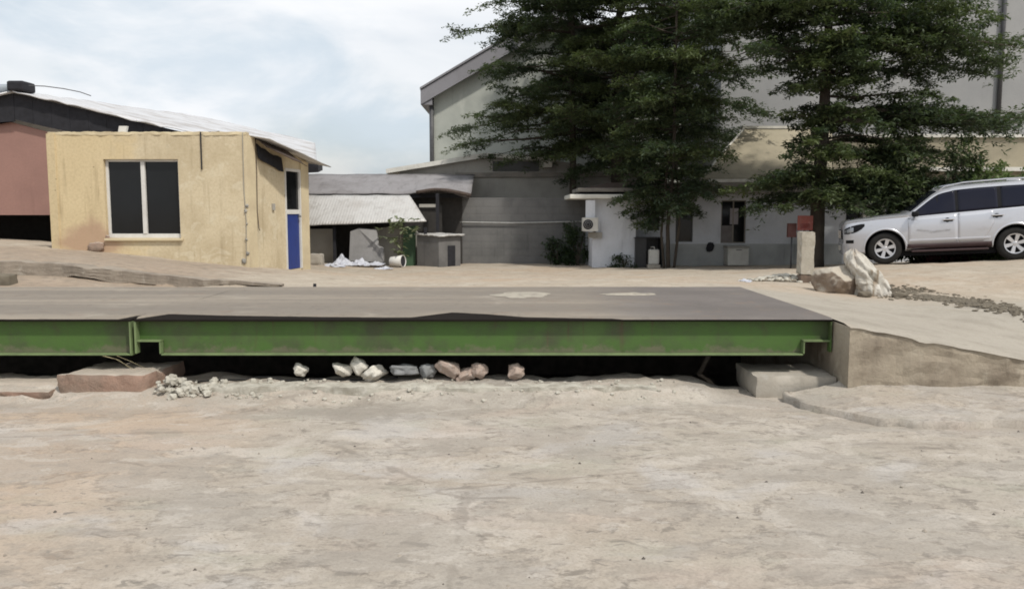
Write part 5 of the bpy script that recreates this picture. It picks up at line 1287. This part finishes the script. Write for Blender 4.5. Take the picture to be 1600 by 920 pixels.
    body = bpy.data.objects.new('body', me); COL.objects.link(body)
    cuts = []
    for cx in (ax0, ax0+wb):
        for sg in (-1, 1):
            c = MB(); c.lathe([(0, -.24), (.455, -.24), (.455, .3), (0, .3)], (cx, sg*.86, .385), 'y', 40)
            co = c.build('cut', [mp, mg, mblk], weld=True)
            for p in co.data.polygons: p.material_index = 2
            md = body.modifiers.new('arch', 'BOOLEAN'); md.object = co; md.operation = 'DIFFERENCE'; md.solver = 'EXACT'; cuts.append(co)
    dg = bpy.context.evaluated_depsgraph_get()
    nm = bpy.data.meshes.new_from_object(body.evaluated_get(dg)); body.modifiers.clear(); body.data = nm
    for c in cuts: bpy.data.objects.remove(c)
    nm.polygons.foreach_set('use_smooth', [True]*len(nm.polygons))
    try: nm.set_sharp_from_angle(angle=R(32))
    except Exception: pass
    body.parent = t; body.name = 'body'
    B = lambda m, name, mats, parent=t, **k: m.build(name, mats, parent, local=True, **k)
    # side surface at (x, f) f: 0 = sill, 1 = belt, 1..2 = belt to roof edge
    def side(x, z, o=.004, sg=-1):
        s = sect(x)[1:10]
        zz = [q[1] for q in s]; w = float(np.interp(z, zz, [q[0] for q in s]))
        return (x, sg*(w+o), z)
    def patch(name, outline, mat, o, parent, sg, nx=14, nz=8):
        """panel lying on the flank: outline(x-fraction) gives x, zlo, zhi"""
        rows = []
        for j in range(nz+1):
            f = j/nz; rows.append([side(q[0], q[1] + (q[2]-q[1])*f, o, sg) for q in (outline(i/nx) for i in range(nx+1))])
        m = MB(); m.grid(rows, flip=(sg > 0))
        ob = B(m, name, mat, parent, smooth=True)
        s = ob.modifiers.new('thickness', 'SOLIDIFY'); s.thickness = .006; s.offset = -1
        return ob
    for sg in (-1, 1):
        fd = patch('front_door', lambda f: (1.43 + 1.07*f, .475, belt(1.43+1.07*f)-.008), mp, .006, t, sg)
        rd = patch('rear_door', lambda f: (2.515 + .75*f, .475 + (.42*max(0, f-.72)/.28), belt(2.515+.75*f)-.008), mp, .006, t, sg)
        patch('sill', lambda f: (1.40 + 1.83*f, .325, .468), mboard, .005, t, sg, 16, 3)
        # windows
        def win(x0, x1, tf=.07):
            def f(u):
                x = x0 + (x1-x0)*u; s = sect(x); zlo = belt(x)+.02; zhi = s[9][1]-.045
                return (x, zlo, max(zlo+.006, zhi))
            return f
        patch('window', win(1.60, 2.47), mg, .005, fd, sg); patch('window', win(2.53, 3.36), mg, .005, rd, sg); patch('quarter_window', win(3.44, 4.28), mg, .005, t, sg)
        patch('window_pillar', lambda u: (1.58 + 2.74*u, belt(1.58+2.74*u)+.013, max(belt(1.58+2.74*u)+.022, sect(1.58+2.74*u)[9][1]-.036)), mblk, .003, t, sg, 30)
        for xh, zh, d in ((2.30, 1.02, fd), (3.34, 1.07, rd)):
            m = MB(); y = abs(side(xh, zh)[1]); m.box(xh-.13, xh+.13, sg*(y+.045) if sg < 0 else y+.01, sg*(y+.01) if sg < 0 else y+.045, zh-.018, zh+.018)
            B(m, 'handle', mchr, d, bevel=.012)
            m = MB(); m.lathe([(0, -.003*sg*-1), (.055, -.003)], (xh-.02, sg*(y+.007), zh-.012), 'y', 16); m.box(xh-.10, xh+.10, min(sg*(y+.004), sg*(y+.009)), max(sg*(y+.004), sg*(y+.009)), zh-.05, zh-.012); B(m, 'handle_recess', mblk, d)
        m = MB(); m.grid([[side(x, z_, o_, sg) for x in np.linspace(1.45, 3.2, 20)] for z_, o_ in ((.525, .004), (.535, .022), (.57, .022), (.582, .004))], flip=(sg > 0)); B(m, 'side_moulding', mp, t, smooth=False)
        # step board
        m = MB(); m.box(1.5, 3.15, min(sg*.80, sg*.96), max(sg*.80, sg*.96), .275, .32); B(m, 'step_board', mboard, t, bevel=.012)
        # roof rail
        m = MB(); m.tube([(2.15, sg*.62, top(2.15)-.02), (2.3, sg*.62, top(2.3)+.045), (2.7, sg*.62, top(2.7)+.058), (3.6, sg*.62, top(3.6)+.058), (4.15, sg*.62, top(4.15)+.045), (4.35, sg*.62, top(4.35)-.01)], .019, 8); B(m, 'roof_rail', mchr, t, smooth=True)
        # headlight, hugging the nose corner
        rows = []
        for j in range(5):
            f = j/4; rows.append([side(x, zl+(zh-zl)*f, .008, sg) for x, zl, zh in ((.02, .77, .88), (.06, .77, .91), (.12, .77, .94), (.2, .785, .965), (.3, .82, .99), (.40, .88, 1.005), (.47, .95, 1.005))])
        m = MB(); m.grid(rows, flip=(sg > 0)); hl = B(m, 'headlight', mblk, t, smooth=True)
        rows = []
        for j in range(4):
            f = j/3; rows.append([side(x, zl+(zh-zl)*f, .013, sg) for x, zl, zh in ((.03, .80, .865), (.08, .80, .88), (.15, .805, .91), (.22, .82, .93))])
        m = MB(); m.grid(rows, flip=(sg > 0)); B(m, 'lens', mlamp, hl, smooth=True)
        rows = [[side(x, z_, .008, sg) for x in (.05, .1, .16, .22)] for z_ in (.54, .58, .62)]
        m = MB(); m.grid(rows, flip=(sg > 0)); B(m, 'fog_light', mblk, t, smooth=True)
        # flared arch trims
        for cx in (ax0, ax0+wb):
            rows = []
            for k in range(25):
                a = R(4 + 172*k/24); r_ = []
                for rr, o in ((.452, -.03), (.458, .012), (.478, .016), (.498, .002)):
                    xx, zz = cx + rr*math.cos(a), .385 + rr*math.sin(a)
                    zz = max(zz, bot(xx)+.02)
                    q = side(xx, zz, o, sg); r_.append(q)
                rows.append(r_)
            m = MB(); m.grid(rows, flip=(sg < 0)); B(m, 'arch_trim', mp, t, smooth=True)
        m = MB(); m.box(1.50, 1.66, min(sg*.95, sg*1.10), max(sg*.95, sg*1.10), 1.12, 1.25); mi_ = B(m, 'wing_mirror', mblk, t, bevel=.04)
        m = MB(); m.box(1.56, 1.61, min(sg*.89, sg*.952), max(sg*.89, sg*.952), 1.13, 1.16); B(m, 'mirror_arm', mblk, mi_)
        m = MB(); m.box(4.66, 4.74, min(sg*.70, sg*.875), max(sg*.70, sg*.875), .95, 1.3); B(m, 'tail_light', plain('red lens', (.3,.02,.02), .2), t, bevel=.02)
    # dark band of faded lettering strokes on the front door (unreadable in the photograph)
    m = MB(); g3 = random.Random(9); x = 1.62
    while x < 2.34:
        w = g3.uniform(.03, .06); z_ = .74 + .015*math.sin(x*9) + (.03 if x < 1.9 else 0); h_ = g3.uniform(.025, .05)
        m.grid([[side(x, z_, .0135), side(x+w*.5, z_+.008, .0135), side(x+w, z_, .0135)], [side(x+.01, z_+h_, .0135), side(x+w*.5+.01, z_+h_+.004, .0135), side(x+w+.01, z_+h_*.7, .0135)]]); x += w + g3.uniform(.012, .03)
    B(m, 'door_lettering', plain('grey lettering', (.36,.355,.365), .6), t)
    # grille, bumper
    m = MB(); m.box(-.03, .02, -.44, .44, .63, .87); gr = B(m, 'grille', mblk, t, bevel=.02)
    for k in range(5): q = MB(); y = -.34 + k*.17; q.box(-.042, -.028, y-.022, y+.022, .65, .86); B(q, 'grille_bar', mchr, gr, bevel=.006)
    m = MB(); m.hexa([(-.02, -.58, .24), (.13, -.80, .22), (.13, .80, .22), (-.02, .58, .24)], [(-.03, -.60, .55), (.09, -.80, .55), (.09, .80, .55), (-.03, .60, .55)]); B(m, 'front_bumper', mp, t, bevel=.04)
    m = MB(); m.box(-.055, -.038, -.26, .26, .36, .47); B(m, 'number_plate', m_ac, t)
    m = MB(); m.box(4.74, 4.88, -.82, .82, .42, .66); B(m, 'rear_bumper', mp, t, bevel=.04)
    m = MB(); m.box(.35, 4.5, -.655, .655, .17, .34); B(m, 'underbody', mblk, t)
    # wheels
    def wheel(cx, sg):
        c = Vector((cx, sg*.80, .385)); o = sg
        prof = [(.235, -.10), (.30, -.115), (.36, -.105), (.383, -.07), (.385, 0), (.383, .07), (.36, .105), (.30, .115), (.235, .10)]
        m = MB(); m.lathe(prof, c, 'y', 40); ty = B(m, 'wheel', mtyre, t, smooth=True)
        m = MB(); m.lathe([(.238, -.11*-o), (.245, .09*o), (.235, .112*o), (.215, .108*o), (.205, .06*o)], c, 'y', 40)
        for k in range(6):
            for d in (-.11, .11):
                a0 = 2*math.pi*k/6 + .25; a1 = a0 + d
                def q(r, a, yy, w):
                    e = Vector((math.cos(a), 0, math.sin(a))); tt = Vector((-math.sin(a), 0, math.cos(a)))
                    return [c + e*r + tt*w + Vector((0, yy*o, 0)), c + e*r - tt*w + Vector((0, yy*o, 0))]
                A1 = q(.04, a0, .095, .03); B1 = q(.222, a1, .105, .02); A2 = q(.04, a0, .055, .03); B2 = q(.222, a1, .06, .02)
                m.hexa([A2[0], A2[1], B2[1], B2[0]], [A1[0], A1[1], B1[1], B1[0]])
        m.lathe([(0, .106*o), (.045, .104*o), (.06, .09*o), (.06, .05*o)], c, 'y', 20)
        B(m, 'rim', malloy, ty)
        m = MB(); m.lathe([(0, .03*o), (.21, .03*o)], c, 'y', 24); B(m, 'brake_disc', mblk, ty)
    for cx in (ax0, ax0+wb):
        for sg in (-1, 1): wheel(cx, sg)
suv()
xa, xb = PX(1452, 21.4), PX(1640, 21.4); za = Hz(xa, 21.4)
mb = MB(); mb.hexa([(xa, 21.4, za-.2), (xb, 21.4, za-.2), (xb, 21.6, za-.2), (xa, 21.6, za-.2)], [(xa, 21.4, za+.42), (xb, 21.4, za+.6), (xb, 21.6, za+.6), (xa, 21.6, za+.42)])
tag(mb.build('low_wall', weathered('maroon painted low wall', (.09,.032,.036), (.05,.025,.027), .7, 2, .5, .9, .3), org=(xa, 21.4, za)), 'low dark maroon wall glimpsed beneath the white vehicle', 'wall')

# ------------------------------------------------------------------ sky, sun, camera
to_sun = Vector((.60, -.68, 1.25)).normalized()
elev = math.asin(to_sun.z); azim = math.atan2(to_sun.x, to_sun.y)
w = bpy.data.worlds.new('World'); sc.world = w; w.use_nodes = True
nt = w.node_tree; nd = nt.nodes; L = nt.links; nd.clear()
out = nd.new('ShaderNodeOutputWorld'); sky = nd.new('ShaderNodeTexSky'); sky.sky_type = 'NISHITA'; sky.sun_disc = False
sky.sun_elevation = elev; sky.sun_rotation = azim; sky.dust_density = 3.0; sky.air_density = 1.2
b1 = nd.new('ShaderNodeBackground'); b1.inputs['Strength'].default_value = .13; L.new(sky.outputs[0], b1.inputs['Color'])
tc = nd.new('ShaderNodeTexCoord'); mp_ = nd.new('ShaderNodeMapping'); mp_.inputs['Scale'].default_value = (1, 1, 2.6); L.new(tc.outputs['Generated'], mp_.inputs['Vector'])
def wn(scale, detail, rough, dist):
    n = nd.new('ShaderNodeTexNoise'); n.inputs['Scale'].default_value = scale; n.inputs['Detail'].default_value = detail; n.inputs['Roughness'].default_value = rough; n.inputs['Distortion'].default_value = dist
    L.new(mp_.outputs[0], n.inputs['Vector']); return n.outputs['Fac']
def wr(f, a, b, lo, hi):
    n = nd.new('ShaderNodeMapRange'); n.interpolation_type = 'SMOOTHSTEP'
    for k, v in (('From Min', a), ('From Max', b), ('To Min', lo), ('To Max', hi)): n.inputs[k].default_value = v
    L.new(f, n.inputs['Value']); return n.outputs['Result']
cov = wr(wn(2.3, 5, .5, .3), .34, .6, .6, 1.0)
shade = wr(wn(3.2, 6, .55, .35), .36, .56, 0, 1)
cm = nd.new('ShaderNodeMix'); cm.data_type = 'RGBA'; cm.inputs[6].default_value = (.68,.765,.845,1); cm.inputs[7].default_value = (.95,.965,.99,1); L.new(shade, cm.inputs[0])
b2 = nd.new('ShaderNodeBackground'); b2.inputs['Strength'].default_value = 1.03; L.new(cm.outputs[2], b2.inputs['Color'])
mx = nd.new('ShaderNodeMixShader'); L.new(cov, mx.inputs[0]); L.new(b1.outputs[0], mx.inputs[1]); L.new(b2.outputs[0], mx.inputs[2]); L.new(mx.outputs[0], out.inputs[0])

sl = bpy.data.lights.new('sun', 'SUN'); sl.energy = 3.0; sl.angle = R(3.0); sl.color = (1, .95, .87)
so = bpy.data.objects.new('sun', sl); COL.objects.link(so); so.rotation_euler = to_sun.to_track_quat('Z', 'Y').to_euler()

cam = bpy.data.cameras.new('camera'); co = bpy.data.objects.new('camera', cam); COL.objects.link(co)
co.location = (0, 0, EYE); co.rotation_euler = (R(90) - PITCH, 0, 0)
cam.sensor_fit = 'HORIZONTAL'; cam.sensor_width = 36; cam.lens = 36*F/1600; cam.clip_end = 2000; cam.clip_start = .05
sc.camera = co
sc.view_settings.view_transform = 'Standard'; sc.view_settings.look = 'None'; sc.view_settings.exposure = 0; sc.view_settings.gamma = 1; sc.view_settings.use_curve_mapping = False
sc.cycles.use_denoising = True
sc.cycles.max_bounces = 6; sc.cycles.filter_width = 1.8
sc.render.resolution_x, sc.render.resolution_y = 1024, 588

# everything described with a category is a thing of its own, walls and kerbs included
for o in sc.objects:
    if o.parent is None and o.get('category') and not o.get('kind'):
        o['kind'] = 'thing'
    if o.parent is None and o.name.split('.')[0] == 'umbrella_tree': o['group'] = 'umbrella trees at the back of the court'
    if o.parent is None and o.name.split('.')[0] == 'wall_shrub': o['group'] = 'shrubs at the foot of the block wall'
    if o.parent is None and o.name.split('.')[0] == 'spilled_cement': o['group'] = 'cement smears on the deck'
